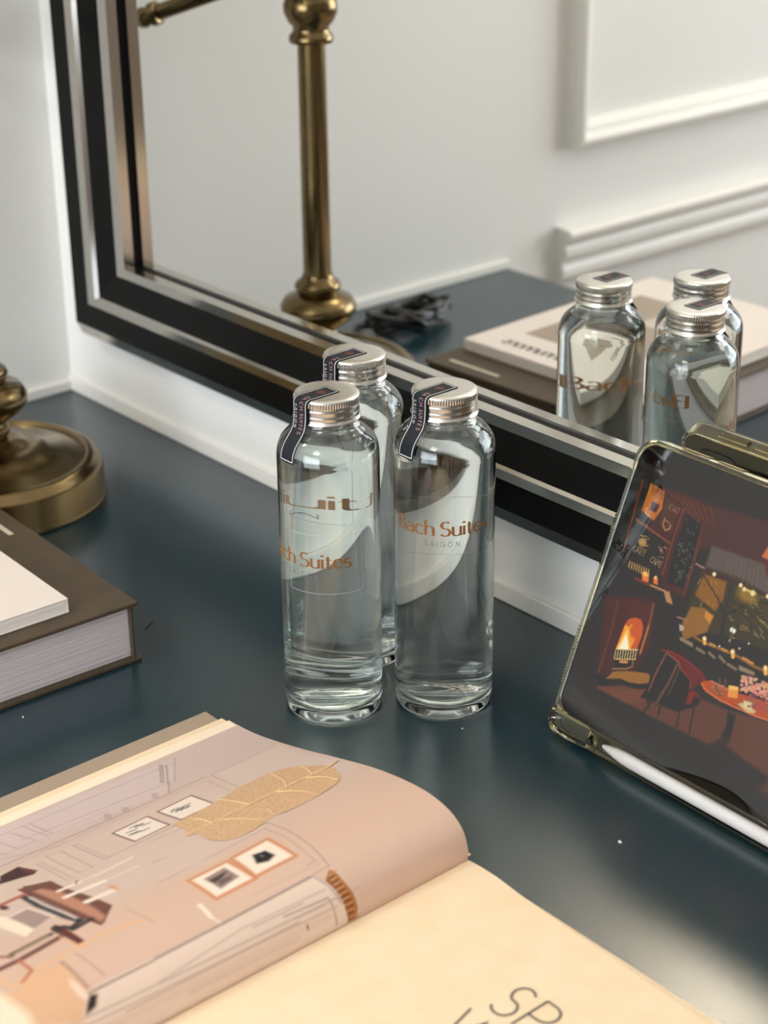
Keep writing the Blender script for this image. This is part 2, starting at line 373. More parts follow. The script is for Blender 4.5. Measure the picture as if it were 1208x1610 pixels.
PAGE_PRINT = [
('p',[(227.87,178.05),(227.45,1.32),(187.89,-1.58),(181.72,59.44),(182.35,84.14),(182.68,195.8),(183.04,201.88)],(203,181,173),3.81),
('p',[(227.71,176.45),(221.14,52.88),(195.87,70.4),(196.58,74.4),(183.13,83.25),(200.52,185.74),(201.75,191.43)],(207,186,182),1.27),
('l',[(219.3,174.84),(216.7,56.66)],0.38,(188,166,160),0.34),
('l',[(204.87,169.17),(196.58,74.4)],0.51,(190,168,160),0.34),
('l',[(221.14,52.88),(195.25,70.83)],0.42,(182,158,150),0.34),
('l',[(196.58,74.4),(183.13,83.25)],0.51,(172,146,138),0.34),
('l',[(220.74,63.96),(200.2,77.24)],0.38,(150,128,122),0.34),
('l',[(219.67,62.99),(198.92,76.42)],0.38,(150,128,122),0.34),
('l',[(217.65,61.2),(196.53,74.92)],0.38,(150,128,122),0.34),
('l',[(218.32,160.04),(196.41,157.17)],0.38,(172,150,144),0.34),
('l',[(217.91,155.84),(197.2,153.93)],0.38,(172,150,144),0.34),
('l',[(216.7,168.73),(197.2,164.39)],0.38,(172,150,144),0.34),
('l',[(212.48,178.84),(196.49,176.22)],0.38,(172,150,144),0.34),
('l',[(200.52,185.74),(196.09,183.98)],0.38,(172,150,144),0.34),
('l',[(196.41,157.17),(194.99,118.0)],0.34,(190,170,160),0.34),
('l',[(196.49,176.22),(197.2,164.39)],0.34,(186,165,158),0.34),
('l',[(192.3,121.79),(185.52,125.43)],0.38,(176,150,142),0.34),
('l',[(191.01,121.01),(184.21,124.66)],0.38,(176,150,142),0.34),
('l',[(189.54,120.11),(182.72,123.79)],0.38,(176,150,142),0.34),
('l',[(190.93,110.55),(184.09,114.3)],0.38,(176,150,142),0.34),
('l',[(189.63,109.77),(182.77,113.54)],0.38,(176,150,142),0.34),
('l',[(188.14,108.88),(181.27,112.67)],0.38,(176,150,142),0.34),
('l',[(191.65,89.27),(184.74,93.21)],0.38,(176,150,142),0.34),
('l',[(190.34,88.49),(183.4,92.45)],0.38,(176,150,142),0.34),
('l',[(188.83,87.6),(181.88,91.59)],0.38,(176,150,142),0.34),
('l',[(184.69,194.68),(181.9,89.21),(182.47,82.87),(182.81,58.67)],0.68,(176,148,136),0.34),
('l',[(179.67,197.49),(178.58,92.63),(178.9,61.44)],0.38,(190,164,152),0.34),
('p',[(180.04,203.54),(172.98,155.36),(178.69,91.38),(178.03,62.05),(125.96,-2.59),(107.19,3.21),(87.49,77.99),(82.25,137.83),(88.71,204.09),(105.08,246.0)],(211,186,172),6.77),
('l',[(171.95,155.99),(135.93,157.49),(137.21,111.24)],0.42,(178,152,142),0.34),
('l',[(171.29,153.65),(137.13,154.58)],0.3,(186,160,150),0.34),
('l',[(173.38,172.49),(133.73,174.83)],0.34,(180,156,146),0.34),
('l',[(170.78,163.78),(133.34,166.59)],0.34,(180,156,146),0.34),
('l',[(169.26,180.78),(131.21,183.68)],0.34,(180,156,146),0.34),
('l',[(169.0,178.27),(131.43,180.42)],0.34,(180,156,146),0.34),
('l',[(173.38,172.49),(170.78,163.78)],0.3,(188,164,154),0.34),
('l',[(133.34,166.59),(133.73,174.83)],0.3,(188,164,154),0.34),
('l',[(182.2,53.12),(182.01,4.82)],0.42,(178,158,148),0.34),
('l',[(182.2,53.12),(176.66,54.47),(149.97,56.88)],0.38,(182,160,150),0.34),
('l',[(176.18,60.03),(150.65,62.83)],0.34,(186,164,154),0.34),
('p',[(180.13,51.98),(182.14,3.34),(124.48,2.16),(121.18,12.29),(146.78,38.34),(150.9,53.61)],(211,188,177),2.54),
('l',[(121.18,12.29),(123.95,1.91)],0.38,(170,142,128),0.34),
('p',[(164.23,134.45),(165.57,110.08),(141.85,110.97),(141.01,134.58)],(240,222,208),0.34),
('l',[(164.23,134.45),(165.57,110.08),(141.85,110.97),(141.01,134.58),(164.23,134.45)],0.64,(112,66,58),0.34),
('l',[(160.85,125.3),(160.67,120.2)],0.55,(110,110,110),0.34),
('l',[(159.62,122.52),(159.44,117.42)],0.55,(62,62,62),0.34),
('l',[(151.13,129.15),(150.91,124.12)],0.55,(67,67,67),0.34),
('l',[(156.3,128.44),(156.1,123.39)],0.55,(95,95,95),0.34),
('l',[(149.91,124.42),(149.69,119.37)],0.55,(93,93,93),0.34),
('l',[(152.12,131.24),(151.9,126.22)],0.55,(93,93,93),0.34),
('l',[(156.68,119.7),(156.48,114.59)],0.55,(99,99,99),0.34),
('l',[(152.33,130.01),(152.12,124.98)],0.55,(107,107,107),0.34),
('l',[(156.33,130.4),(156.13,125.35)],0.55,(109,109,109),0.34),
('l',[(158.54,122.83),(158.35,117.73)],0.55,(120,120,120),0.34),
('l',[(151.55,130.65),(151.33,125.63)],0.55,(130,130,130),0.34),
('p',[(165.76,103.01),(167.19,78.49),(142.08,79.44),(141.38,103.26)],(240,222,208),0.34),
('l',[(165.76,103.01),(167.19,78.49),(142.08,79.44),(141.38,103.26),(165.76,103.01)],0.64,(112,66,58),0.34),
('l',[(156.66,89.0),(157.94,86.0)],0.47,(77,77,77),0.34),
('l',[(153.86,94.69),(155.15,91.7)],0.47,(137,137,137),0.34),
('l',[(156.48,93.8),(157.76,90.81)],0.47,(116,116,116),0.34),
('l',[(157.48,96.2),(158.76,93.23)],0.47,(69,69,69),0.34),
('l',[(155.66,97.21),(156.93,94.24)],0.47,(45,45,45),0.34),
('l',[(158.54,98.38),(159.8,95.43)],0.47,(75,75,75),0.34),
('l',[(155.3,94.46),(156.57,91.48)],0.47,(129,129,129),0.34),
('l',[(154.55,97.43),(155.83,94.46)],0.47,(65,65,65),0.34),
('l',[(156.45,100.0),(157.72,97.04)],0.47,(121,121,121),0.34),
('l',[(156.48,92.06),(157.75,89.06)],0.47,(85,85,85),0.34),
('l',[(156.03,95.12),(157.3,92.15)],0.47,(121,121,121),0.34),
('l',[(153.83,94.9),(155.12,91.92)],0.47,(52,52,52),0.34),
('l',[(153.25,91.36),(154.54,88.36)],0.47,(75,75,75),0.34),
('l',[(154.11,91.81),(155.4,88.82)],0.47,(70,70,70),0.34),
('l',[(131.59,128.97),(129.8,108.64),(128.26,99.98)],0.38,(186,164,152),0.34),
('l',[(105.43,146.31),(102.34,109.78),(89.77,80.2)],0.51,(182,156,146),0.34),
('l',[(82.46,158.46),(86.23,84.16)],0.42,(188,162,150),0.34),
('l',[(89.77,80.2),(73.44,79.45),(53.59,80.84),(34.95,83.46)],0.55,(188,160,148),0.34),
('l',[(87.02,86.01),(69.52,85.02),(52.29,86.78),(41.34,87.31)],0.42,(194,166,152),0.34),
('l',[(41.34,87.31),(41.67,93.08)],0.38,(194,166,152),0.34),
('l',[(34.95,83.46),(33.43,110.38),(33.26,153.98)],0.51,(196,166,150),0.34),
('l',[(39.23,84.2),(39.88,129.76)],0.34,(206,176,160),0.34),
('p',[(118.43,125.96),(102.34,109.78),(81.64,130.55),(89.16,150.47)],(212,186,172),4.23),
('p',[(72.4,146.38),(72.98,121.2),(49.43,120.57),(48.78,146.25)],(244,224,206),0.68),
('l',[(72.4,146.38),(72.98,121.2),(49.43,120.57),(48.78,146.25),(72.4,146.38)],1.35,(214,140,92),0.68),
('p',[(67.51,140.26),(68.83,126.05),(56.15,125.8),(53.86,139.59)],(150,128,118),0.85),
('p',[(64.36,139.73),(65.25,126.41),(61.7,132.54),(60.3,138.18)],(70,58,60),0.64),
('p',[(60.98,136.52),(59.73,128.27),(57.09,130.28),(56.38,137.69)],(110,84,84),0.85),
('p',[(73.42,117.94),(75.49,92.49),(51.03,92.64),(50.62,119.63)],(244,224,206),0.68),
('l',[(73.42,117.94),(75.49,92.49),(51.03,92.64),(50.62,119.63),(73.42,117.94)],1.35,(214,140,92),0.68),
('p',[(68.03,108.46),(66.33,100.84),(59.01,100.03),(56.63,106.08),(59.22,112.33)],(34,30,32),0.93),
('b',[(63.42,105.5)],1.27,0.85,(120,110,105),0.64),
('p',[(33.81,95.84),(24.06,91.15),(14.42,89.14),(26.47,83.2),(1.02,86.81),(1.34,131.54),(1.56,171.52),(2.21,203.94),(2.83,245.63),(2.6,299.9),(39.19,283.95),(32.63,233.09),(32.81,154.32)],(228,202,184),0.64),
('l',[(33.81,95.84),(32.81,154.32),(32.03,233.48)],0.68,(150,132,124),0.42),
('l',[(33.81,95.84),(24.06,91.15),(14.42,89.14),(26.47,83.2)],0.68,(200,176,170),0.42),
('l',[(21.37,123.01),(19.57,95.19),(13.63,94.24),(2.95,93.94)],0.42,(170,146,138),0.34),
('l',[(24.1,94.73),(25.82,146.95),(20.98,200.26)],0.42,(206,180,164),0.34),
('l',[(23.03,109.7),(23.81,141.51)],0.42,(200,172,156),0.34),
('l',[(17.15,98.86),(17.85,117.43)],0.42,(206,176,160),0.34),
('l',[(17.01,75.31),(21.33,225.67),(24.84,292.37)],0.51,(206,176,160),0.34),
('l',[(15.42,116.48),(15.84,221.07)],0.51,(206,172,158),0.34),
('l',[(10.3,97.01),(11.97,173.72),(13.6,250.27)],2.96,(222,192,174),1.69),
('l',[(13.43,91.85),(16.45,176.04),(19.11,255.01)],0.42,(205,176,160),0.34),
('l',[(7.49,118.72),(9.13,185.96)],2.12,(216,184,166),1.69),
('b',[(10.63,112.14)],1.69,0.55,(96,80,76),0.42),
('p',[(32.75,85.25),(29.57,83.5),(22.71,82.36),(15.57,80.19),(7.99,79.3),(2.14,81.06),(0.7,86.45),(17.81,87.71),(28.1,91.27)],(158,92,44),0.51),
('l',[(29.83,87.55),(30.51,82.16)],0.55,(204,150,98),0.34),
('l',[(27.98,88.22),(28.33,83.23)],0.42,(110,58,26),0.34),
('l',[(26.95,87.9),(27.46,82.67)],0.55,(204,150,98),0.34),
('l',[(25.16,88.45),(25.49,83.49)],0.42,(110,58,26),0.34),
('l',[(24.08,88.12),(24.44,83.01)],0.55,(204,150,98),0.34),
('l',[(22.33,88.55),(22.65,83.61)],0.42,(110,58,26),0.34),
('l',[(21.19,88.19),(21.41,83.19)],0.55,(204,150,98),0.34),
('l',[(19.46,88.51),(19.76,83.59)],0.42,(110,58,26),0.34),
('l',[(18.23,88.1),(18.33,83.19)],0.55,(204,150,98),0.34),
('l',[(16.47,88.22),(16.78,83.34)],0.42,(110,58,26),0.34),
('l',[(15.11,87.68),(15.07,82.83)],0.55,(204,150,98),0.34),
('l',[(13.26,87.59),(13.57,82.75)],0.42,(110,58,26),0.34),
('l',[(11.74,86.94),(11.55,82.12)],0.55,(204,150,98),0.34),
('l',[(9.78,86.72),(10.1,81.88)],0.42,(110,58,26),0.34),
('l',[(8.1,86.01),(7.75,81.2)],0.55,(204,150,98),0.34),
('l',[(6.1,85.72),(6.41,80.88)],0.42,(110,58,26),0.34),
('l',[(4.15,84.85),(3.53,79.94)],0.55,(204,150,98),0.34),
('l',[(1.44,83.93),(1.87,79.19)],0.42,(110,58,26),0.34),
('l',[(31.39,84.51),(20.42,81.98),(10.62,80.53),(3.77,81.79)],0.59,(186,122,70),0.34),
('p',[(51.06,156.86),(50.78,154.29),(40.46,155.31),(37.74,155.66),(38.97,157.52)],(246,226,208),0.64),
('l',[(38.96,156.42),(34.41,154.8)],0.85,(240,222,204),0.51),
('p',[(164.51,207.51),(169.14,203.38),(173.65,200.86),(175.48,188.84),(160.32,185.32),(157.43,188.96),(159.88,194.6)],(66,34,34),0.51),
('p',[(175.48,188.84),(160.32,185.32),(159.54,190.1),(166.02,190.31)],(96,48,46),0.64),
('p',[(145.9,197.51),(140.26,188.73),(123.1,189.58),(82.68,186.33),(71.15,198.79),(71.35,201.28),(89.93,203.63),(122.14,204.69),(146.44,204.52),(148.27,200.41)],(112,70,58),0.51),
('p',[(135.26,197.06),(119.37,193.35),(86.31,193.86),(75.55,194.79),(73.41,199.19),(98.98,201.05),(137.11,201.38)],(186,130,106),1.27),
('l',[(147.23,204.08),(120.7,205.53),(89.35,203.99),(71.37,200.52)],0.93,(122,62,52),0.34),
('l',[(123.57,193.16),(122.88,181.95)],2.88,(240,222,206),0.68),
('b',[(123.57,193.16)],1.69,1.69,(236,216,200),0.64),
('l',[(113.03,195.6),(110.82,173.73)],3.73,(240,222,206),0.68),
('b',[(113.03,195.6)],1.69,1.69,(236,216,200),0.64),
('l',[(97.5,192.11),(96.29,176.71)],4.23,(240,222,206),0.68),
('b',[(97.5,192.11)],1.69,1.69,(236,216,200),0.64),
('b',[(99.17,175.25)],4.66,1.35,(214,150,112),0.68),
('l',[(122.88,181.95),(122.76,172.6)],0.55,(250,232,216),0.34),
('l',[(122.76,172.6),(123.63,147.2)],0.55,(250,232,216),0.34),
('l',[(120.95,173.33),(122.23,147.7)],0.55,(250,232,216),0.34),
('l',[(110.82,173.73),(110.13,167.48)],0.55,(250,232,216),0.34),
('l',[(110.13,167.48),(109.81,152.53)],0.55,(250,232,216),0.34),
('l',[(122.78,183.57),(125.75,180.98)],0.51,(90,60,56),0.34),
('l',[(136.63,207.75),(118.41,209.12),(92.65,207.92),(83.2,205.6)],2.33,(58,52,56),0.59),
('l',[(131.05,206.37),(111.71,207.0),(87.05,205.42)],1.06,(206,190,184),0.51),
('l',[(138.45,221.82),(138.14,206.9)],2.12,(176,92,72),0.68),
('b',[(133.54,220.79)],3.81,2.12,(84,44,44),0.85),
('p',[(118.78,225.31),(119.45,214.53),(99.08,212.97),(95.5,225.39)],(166,140,134),0.85),
('l',[(120.81,225.65),(121.21,213.9),(97.91,211.44)],0.85,(236,214,200),0.42),
('l',[(82.67,205.19),(80.33,212.6),(84.56,214.39)],1.91,(48,42,46),0.59),
('l',[(79.58,201.19),(78.23,212.44)],1.91,(48,42,46),0.59),
('p',[(87.68,219.83),(90.05,216.18),(84.56,214.39),(64.83,214.37),(64.3,218.36),(75.49,219.29),(82.24,220.22)],(98,46,40),0.76),
('b',[(85.56,217.45)],3.81,2.54,(50,38,42),0.85),
('p',[(126.81,228.23),(123.51,226.37),(94.93,225.0),(91.75,231.96),(115.51,234.45)],(244,222,200),1.06),
('l',[(82.03,245.5),(83.24,222.53)],1.91,(82,70,58),0.59),
('l',[(81.56,243.66),(82.65,224.34)],0.68,(190,160,130),0.42),
('l',[(74.6,257.53),(74.39,245.06),(76.98,221.28)],2.12,(110,60,54),0.68),
('l',[(85.56,251.22),(79.92,246.74)],1.27,(150,92,80),0.76),
('l',[(76.98,221.28),(61.54,218.69),(60.69,214.87)],0.85,(226,166,114),0.51),
('l',[(56.75,259.82),(61.18,247.42),(63.37,218.96),(62.72,198.77),(58.01,178.73)],1.35,(230,174,124),0.85),
('l',[(70.18,260.09),(57.16,260.25)],1.27,(232,176,122),0.85),
('l',[(73.88,246.08),(62.1,246.16),(56.8,254.28)],1.06,(196,112,78),0.59),
('p',[(56.99,233.11),(34.46,232.22),(28.31,236.87),(20.39,244.22),(35.98,279.24),(54.22,268.16),(54.29,257.19),(59.47,244.27)],(222,176,140),2.12),
('p',[(60.07,267.39),(37.15,263.76),(25.09,265.67),(34.78,282.61)],(246,224,198),2.96),
('p',[(45.0,236.25),(39.96,234.96),(31.44,234.19),(28.87,236.53),(33.27,238.63),(40.3,238.26)],(236,206,186),0.85),
('p',[(31.14,233.67),(29.8,229.93),(24.72,234.12),(23.68,237.53),(23.19,240.61),(27.76,237.22)],(40,26,24),0.85),
('l',[(57.43,232.12),(34.46,232.22)],0.85,(178,136,116),0.85),
('l',[(58.81,223.35),(37.59,221.58)],0.42,(190,152,136),0.42),
('l',[(33.84,232.62),(33.03,196.34)],0.93,(226,198,180),0.51),
('l',[(32.47,233.16),(31.81,197.18)],0.51,(180,148,134),0.42),
('l',[(193.17,189.9),(178.08,160.75)],0.42,(180,154,144),0.34),
('l',[(73.74,183.85),(54.49,181.21)],0.55,(200,168,152),0.64),
('p',[(228.06,182.04),(228.3,173.67),(227.45,1.32),(240.7,-1.23),(254.15,171.05)],(250,232,206),0.3),
]
SCREEN_PICTURE = [
('p',[(28.08,167.88),(44.1,169.74),(69.02,168.87),(116.2,172.65),(134.53,173.4),(145.14,147.37),(73.25,149.02),(65.0,139.56),(67.5,113.93),(53.95,113.95),(37.06,141.52)],(92,58,56),1.89),
('p',[(69.02,168.87),(134.53,173.4),(147.93,140.55),(102.86,135.11),(73.25,149.02),(66.7,159.9)],(88,60,60),3.03),
('l',[(33.35,167.92),(48.08,160.27)],0.38,(128,72,60),0.38),
('l',[(38.78,168.01),(52.32,160.02)],0.38,(128,72,60),0.38),
('l',[(44.17,168.11),(56.54,159.78)],0.38,(128,72,60),0.38),
('l',[(49.52,168.2),(60.74,159.54)],0.38,(128,72,60),0.38),
('l',[(54.83,168.29),(64.92,159.3)],0.38,(128,72,60),0.38),
('l',[(60.11,168.38),(69.07,159.07)],0.38,(128,72,60),0.38),
('l',[(65.35,168.47),(73.2,158.83)],0.38,(128,72,60),0.38),
('p',[(31.49,167.32),(46.86,163.18),(51.76,141.57),(59.4,113.45),(51.22,112.95),(26.49,146.34)],(84,54,50),1.14),
('l',[(11.71,168.52),(12.92,147.72),(14.43,123.5)],0.76,(126,66,50),0.38),
('l',[(16.4,144.63),(45.37,139.36)],1.14,(140,80,62),0.45),
('l',[(47.47,161.72),(47.2,139.99),(48.15,120.23)],0.91,(132,74,58),0.45),
('l',[(64.03,156.54),(66.81,135.24),(67.5,113.93)],1.14,(118,66,56),0.57),
('p',[(18.2,168.49),(29.94,167.23),(32.26,156.68),(28.99,148.03),(18.0,151.11)],(188,112,62),0.3),
('p',[(19.94,168.2),(29.01,166.93),(30.25,161.47),(20.39,162.03)],(168,104,66),0.3),
('p',[(23.37,158.79),(29.94,158.43),(29.0,153.08),(23.68,152.99)],(88,50,40),0.45),
('l',[(21.16,153.85),(21.28,150.51),(25.24,149.29)],0.61,(226,170,110),0.3),
('p',[(32.42,165.11),(44.72,163.31),(45.67,143.64),(33.66,147.08)],(92,62,54),0.3),
('l',[(32.42,165.11),(44.72,163.31),(45.67,143.64),(33.66,147.08),(32.42,165.11)],0.38,(62,42,40),0.27),
('l',[(36.75,152.31),(36.44,148.02),(39.68,145.35),(42.45,147.55),(41.99,149.9)],0.68,(196,136,92),0.27),
('l',[(37.83,151.0),(40.6,150.68)],0.53,(180,124,84),0.27),
('p',[(16.71,141.34),(28.98,140.43),(35.21,120.64),(21.73,119.24)],(64,50,46),0.3),
('p',[(29.92,140.76),(44.45,139.04),(44.78,123.22),(34.58,122.11)],(66,50,50),0.3),
('b',[(26.16,133.12)],3.03,2.27,(176,140,88),0.57),
('l',[(25.05,130.27),(26.56,130.28)],0.3,(206,168,110),0.23),
('l',[(23.6,136.7),(25.11,136.71)],0.3,(206,168,110),0.23),
('l',[(24.2,136.47),(25.71,136.48)],0.3,(206,168,110),0.23),
('l',[(28.77,136.5),(30.27,136.51)],0.3,(206,168,110),0.23),
('l',[(26.98,135.57),(28.49,135.58)],0.3,(206,168,110),0.23),
('l',[(24.65,134.8),(26.15,134.82)],0.3,(206,168,110),0.23),
('l',[(24.45,132.22),(25.96,132.23)],0.3,(206,168,110),0.23),
('l',[(29.73,132.39),(31.23,132.41)],0.3,(206,168,110),0.23),
('l',[(26.32,137.24),(27.82,137.25)],0.3,(206,168,110),0.23),
('l',[(28.2,131.67),(29.7,131.69)],0.3,(206,168,110),0.23),
('l',[(39.46,133.74),(40.94,133.75)],0.34,(180,136,108),0.23),
('l',[(40.34,134.73),(41.82,134.75)],0.34,(180,136,108),0.23),
('l',[(40.82,133.35),(42.29,133.37)],0.34,(180,136,108),0.23),
('l',[(40.38,133.19),(41.86,133.2)],0.34,(180,136,108),0.23),
('l',[(43.43,129.48),(44.9,129.5)],0.34,(180,136,108),0.23),
('l',[(41.02,132.85),(42.5,132.86)],0.34,(180,136,108),0.23),
('l',[(41.0,129.23),(42.48,129.25)],0.34,(180,136,108),0.23),
('l',[(38.28,134.75),(39.76,134.76)],0.34,(180,136,108),0.23),
('l',[(42.07,132.04),(43.54,132.05)],0.34,(180,136,108),0.23),
('l',[(42.8,135.95),(44.91,135.43)],0.53,(190,140,110),0.23),
('l',[(21.73,119.24),(22.19,115.57)],0.45,(204,160,98),0.27),
('l',[(23.68,119.25),(24.28,115.55)],0.45,(204,160,98),0.27),
('l',[(25.64,119.27),(26.36,115.52)],0.45,(204,160,98),0.27),
('l',[(27.59,119.28),(28.43,115.5)],0.45,(204,160,98),0.27),
('l',[(29.53,119.29),(30.5,115.48)],0.45,(204,160,98),0.27),
('l',[(31.47,119.31),(32.56,115.46)],0.45,(204,160,98),0.27),
('l',[(33.4,119.32),(34.61,115.44)],0.45,(204,160,98),0.27),
('l',[(35.33,119.33),(36.67,115.41)],0.45,(204,160,98),0.27),
('l',[(37.25,119.35),(38.71,115.39)],0.45,(204,160,98),0.27),
('p',[(50.2,160.15),(64.03,156.54),(65.3,138.84),(66.29,116.81),(52.73,116.86),(50.56,134.48)],(58,50,54),0.57),
('l',[(60.03,131.3),(60.81,132.41),(61.9,130.8)],0.27,(112,108,108),0.23),
('l',[(53.68,141.38),(54.46,142.48),(55.55,140.87)],0.27,(112,108,108),0.23),
('l',[(57.99,119.68),(58.77,120.8),(59.86,119.2)],0.27,(112,108,108),0.23),
('l',[(52.84,137.08),(53.63,138.18),(54.72,136.57)],0.27,(112,108,108),0.23),
('l',[(56.89,138.08),(57.67,139.18),(58.76,137.57)],0.27,(112,108,108),0.23),
('l',[(60.01,134.15),(60.79,135.25),(61.87,133.64)],0.27,(112,108,108),0.23),
('l',[(51.86,140.72),(52.65,141.82),(53.74,140.21)],0.27,(112,108,108),0.23),
('l',[(60.04,125.86),(60.82,126.97),(61.91,125.36)],0.27,(112,108,108),0.23),
('l',[(54.28,134.6),(55.06,135.71),(56.16,134.1)],0.27,(112,108,108),0.23),
('l',[(53.98,139.52),(54.76,140.63),(55.86,139.01)],0.27,(112,108,108),0.23),
('l',[(65.35,130.63),(66.12,131.74),(67.2,130.14)],0.27,(112,108,108),0.23),
('l',[(59.07,143.13),(59.84,144.23),(60.93,142.62)],0.27,(112,108,108),0.23),
('l',[(59.52,121.86),(60.3,122.97),(61.39,121.37)],0.27,(112,108,108),0.23),
('l',[(62.73,141.41),(63.5,142.5),(64.58,140.9)],0.27,(112,108,108),0.23),
('l',[(59.93,122.72),(60.71,123.83),(61.8,122.23)],0.27,(112,108,108),0.23),
('l',[(55.89,137.82),(56.68,138.92),(57.77,137.31)],0.27,(112,108,108),0.23),
('l',[(61.65,136.87),(62.42,137.97),(63.5,136.37)],0.27,(112,108,108),0.23),
('l',[(60.07,123.78),(60.85,124.89),(61.93,123.29)],0.27,(112,108,108),0.23),
('l',[(58.59,139.34),(59.37,140.44),(60.46,138.83)],0.27,(112,108,108),0.23),
('l',[(61.28,126.43),(62.06,127.54),(63.15,125.94)],0.27,(112,108,108),0.23),
('l',[(64.97,125.28),(65.75,126.39),(66.83,124.79)],0.27,(112,108,108),0.23),
('l',[(57.75,132.28),(58.53,133.39),(59.62,131.78)],0.27,(112,108,108),0.23),
('l',[(58.34,124.62),(59.12,125.73),(60.21,124.13)],0.27,(112,108,108),0.23),
('l',[(54.25,127.7),(55.03,128.81),(56.12,127.2)],0.27,(112,108,108),0.23),
('l',[(58.27,125.28),(59.05,126.39),(60.14,124.79)],0.27,(112,108,108),0.23),
('l',[(52.42,140.51),(53.2,141.61),(54.29,140.0)],0.27,(112,108,108),0.23),
('l',[(59.58,158.8),(60.78,157.39)],0.23,(110,104,106),0.23),
('l',[(59.78,150.74),(60.99,149.34)],0.23,(110,104,106),0.23),
('l',[(59.26,150.98),(60.46,149.58)],0.23,(110,104,106),0.23),
('l',[(60.55,155.69),(61.75,154.28)],0.23,(110,104,106),0.23),
('l',[(54.93,150.61),(56.14,149.2)],0.23,(110,104,106),0.23),
('l',[(54.59,152.17),(55.8,150.76)],0.23,(110,104,106),0.23),
('l',[(56.74,150.25),(57.94,148.84)],0.23,(110,104,106),0.23),
('l',[(51.82,157.21),(53.03,155.79)],0.23,(110,104,106),0.23),
('p',[(33.43,115.69),(38.22,116.55),(39.83,112.25),(35.23,111.44)],(232,128,66),0.38),
('b',[(35.78,116.24)],0.68,0.83,(255,220,150),0.38),
('p',[(42.53,116.35),(45.45,116.7),(46.8,113.19),(44.0,112.87)],(232,128,66),0.38),
('b',[(43.95,116.63)],0.68,0.83,(255,220,150),0.38),
('b',[(35.95,115.83)],1.89,1.14,(255,190,110),0.76),
('l',[(29.58,110.99),(42.48,111.02),(55.02,111.41)],1.33,(122,70,58),0.38),
('l',[(42.48,111.02),(53.96,111.44)],0.61,(214,160,110),0.3),
('p',[(53.05,111.11),(56.84,112.08),(61.99,106.05),(57.31,105.98)],(184,136,92),0.3),
('p',[(12.11,92.21),(48.32,103.8),(56.14,77.98),(50.86,57.38),(25.68,47.18),(20.86,64.15)],(86,52,48),1.14),
('p',[(27.35,97.87),(48.54,101.44),(52.6,75.36),(48.15,71.15),(44.55,87.03),(33.27,87.68)],(92,54,50),0.76),
('l',[(22.53,94.21),(25.03,73.3),(25.45,47.72)],1.14,(112,68,56),0.45),
('l',[(48.77,100.91),(51.02,84.59),(51.06,69.82)],1.51,(132,82,60),0.53),
('l',[(50.35,88.02),(50.83,70.35)],0.61,(216,142,84),0.3),
('p',[(32.58,65.94),(33.27,82.09),(34.75,86.07),(39.04,88.94),(43.65,89.15),(46.7,86.0),(47.91,80.93),(47.59,70.62)],(206,94,44),0.38),
('p',[(32.58,65.94),(33.04,73.29),(33.5,81.55),(37.12,82.32),(40.29,76.73),(42.32,77.52),(42.77,69.02)],(246,150,62),0.45),
('p',[(32.92,66.07),(34.4,71.95),(35.31,77.28),(36.22,80.74),(39.05,75.01),(42.77,69.02)],(255,206,110),0.53),
('p',[(34.74,66.48),(35.77,72.48),(36.45,76.48),(39.39,73.28),(41.76,68.62)],(255,244,214),0.61),
('l',[(37.58,81.26),(38.37,84.04)],0.53,(255,190,90),0.27),
('l',[(34.18,79.95),(34.18,81.81)],0.53,(255,200,110),0.27),
('l',[(42.1,68.76),(43.44,76.72)],0.61,(255,180,80),0.3),
('p',[(30.52,64.19),(48.38,71.54),(48.72,65.19),(34.74,59.92)],(44,30,26),0.3),
('l',[(32.9,64.62),(33.81,59.86)],0.42,(255,220,150),0.23),
('l',[(34.73,65.38),(35.65,60.6)],0.42,(255,220,150),0.23),
('l',[(36.56,66.13),(37.49,61.33)],0.42,(255,220,150),0.23),
('l',[(38.39,66.89),(39.33,62.06)],0.42,(255,220,150),0.23),
('l',[(40.21,67.64),(41.16,62.79)],0.42,(255,220,150),0.23),
('l',[(42.02,68.38),(42.98,63.52)],0.42,(255,220,150),0.23),
('l',[(43.83,69.13),(44.8,64.24)],0.42,(255,220,150),0.23),
('l',[(45.64,69.87),(46.62,64.97)],0.42,(255,220,150),0.23),
('l',[(47.44,70.62),(48.43,65.69)],0.42,(255,220,150),0.23),
('l',[(32.99,65.91),(48.44,71.38)],0.45,(255,226,160),0.23),
('l',[(34.74,59.92),(49.01,65.43)],0.42,(240,196,130),0.23),
('p',[(34.63,59.25),(47.61,64.12),(48.96,59.09),(34.63,54.56)],(58,38,34),0.3),
('p',[(37.81,60.21),(43.95,62.54),(44.25,60.92),(38.65,59.17)],(212,150,92),0.3),
('l',[(34.63,53.62),(44.54,57.43),(48.4,60.41),(47.61,64.12)],0.57,(176,130,90),0.3),
('l',[(35.31,51.08),(41.1,54.36)],0.57,(160,116,82),0.3),
('p',[(32.11,45.39),(35.99,51.36),(45.04,56.27),(61.04,60.89),(63.03,59.85),(63.48,56.04),(58.09,53.21),(50.43,51.0),(42.79,50.37)],(156,106,62),0.57),
('p',[(17.56,45.16),(31.89,45.93),(42.84,50.27),(50.54,50.74),(58.2,52.95),(63.59,55.78),(63.94,52.23),(56.11,48.69),(45.61,47.47),(33.14,41.1)],(64,48,46),0.45),
('p',[(28.44,38.85),(33.26,40.83),(45.73,47.21),(56.22,48.43),(64.16,51.7),(65.5,44.87),(71.2,42.33),(70.12,39.42),(68.31,45.44),(102.22,61.58),(123.61,62.8),(150.76,67.35),(161.03,66.73),(172.34,39.13),(154.98,40.11),(118.36,39.9),(71.18,38.64)],(106,70,62),0.95),
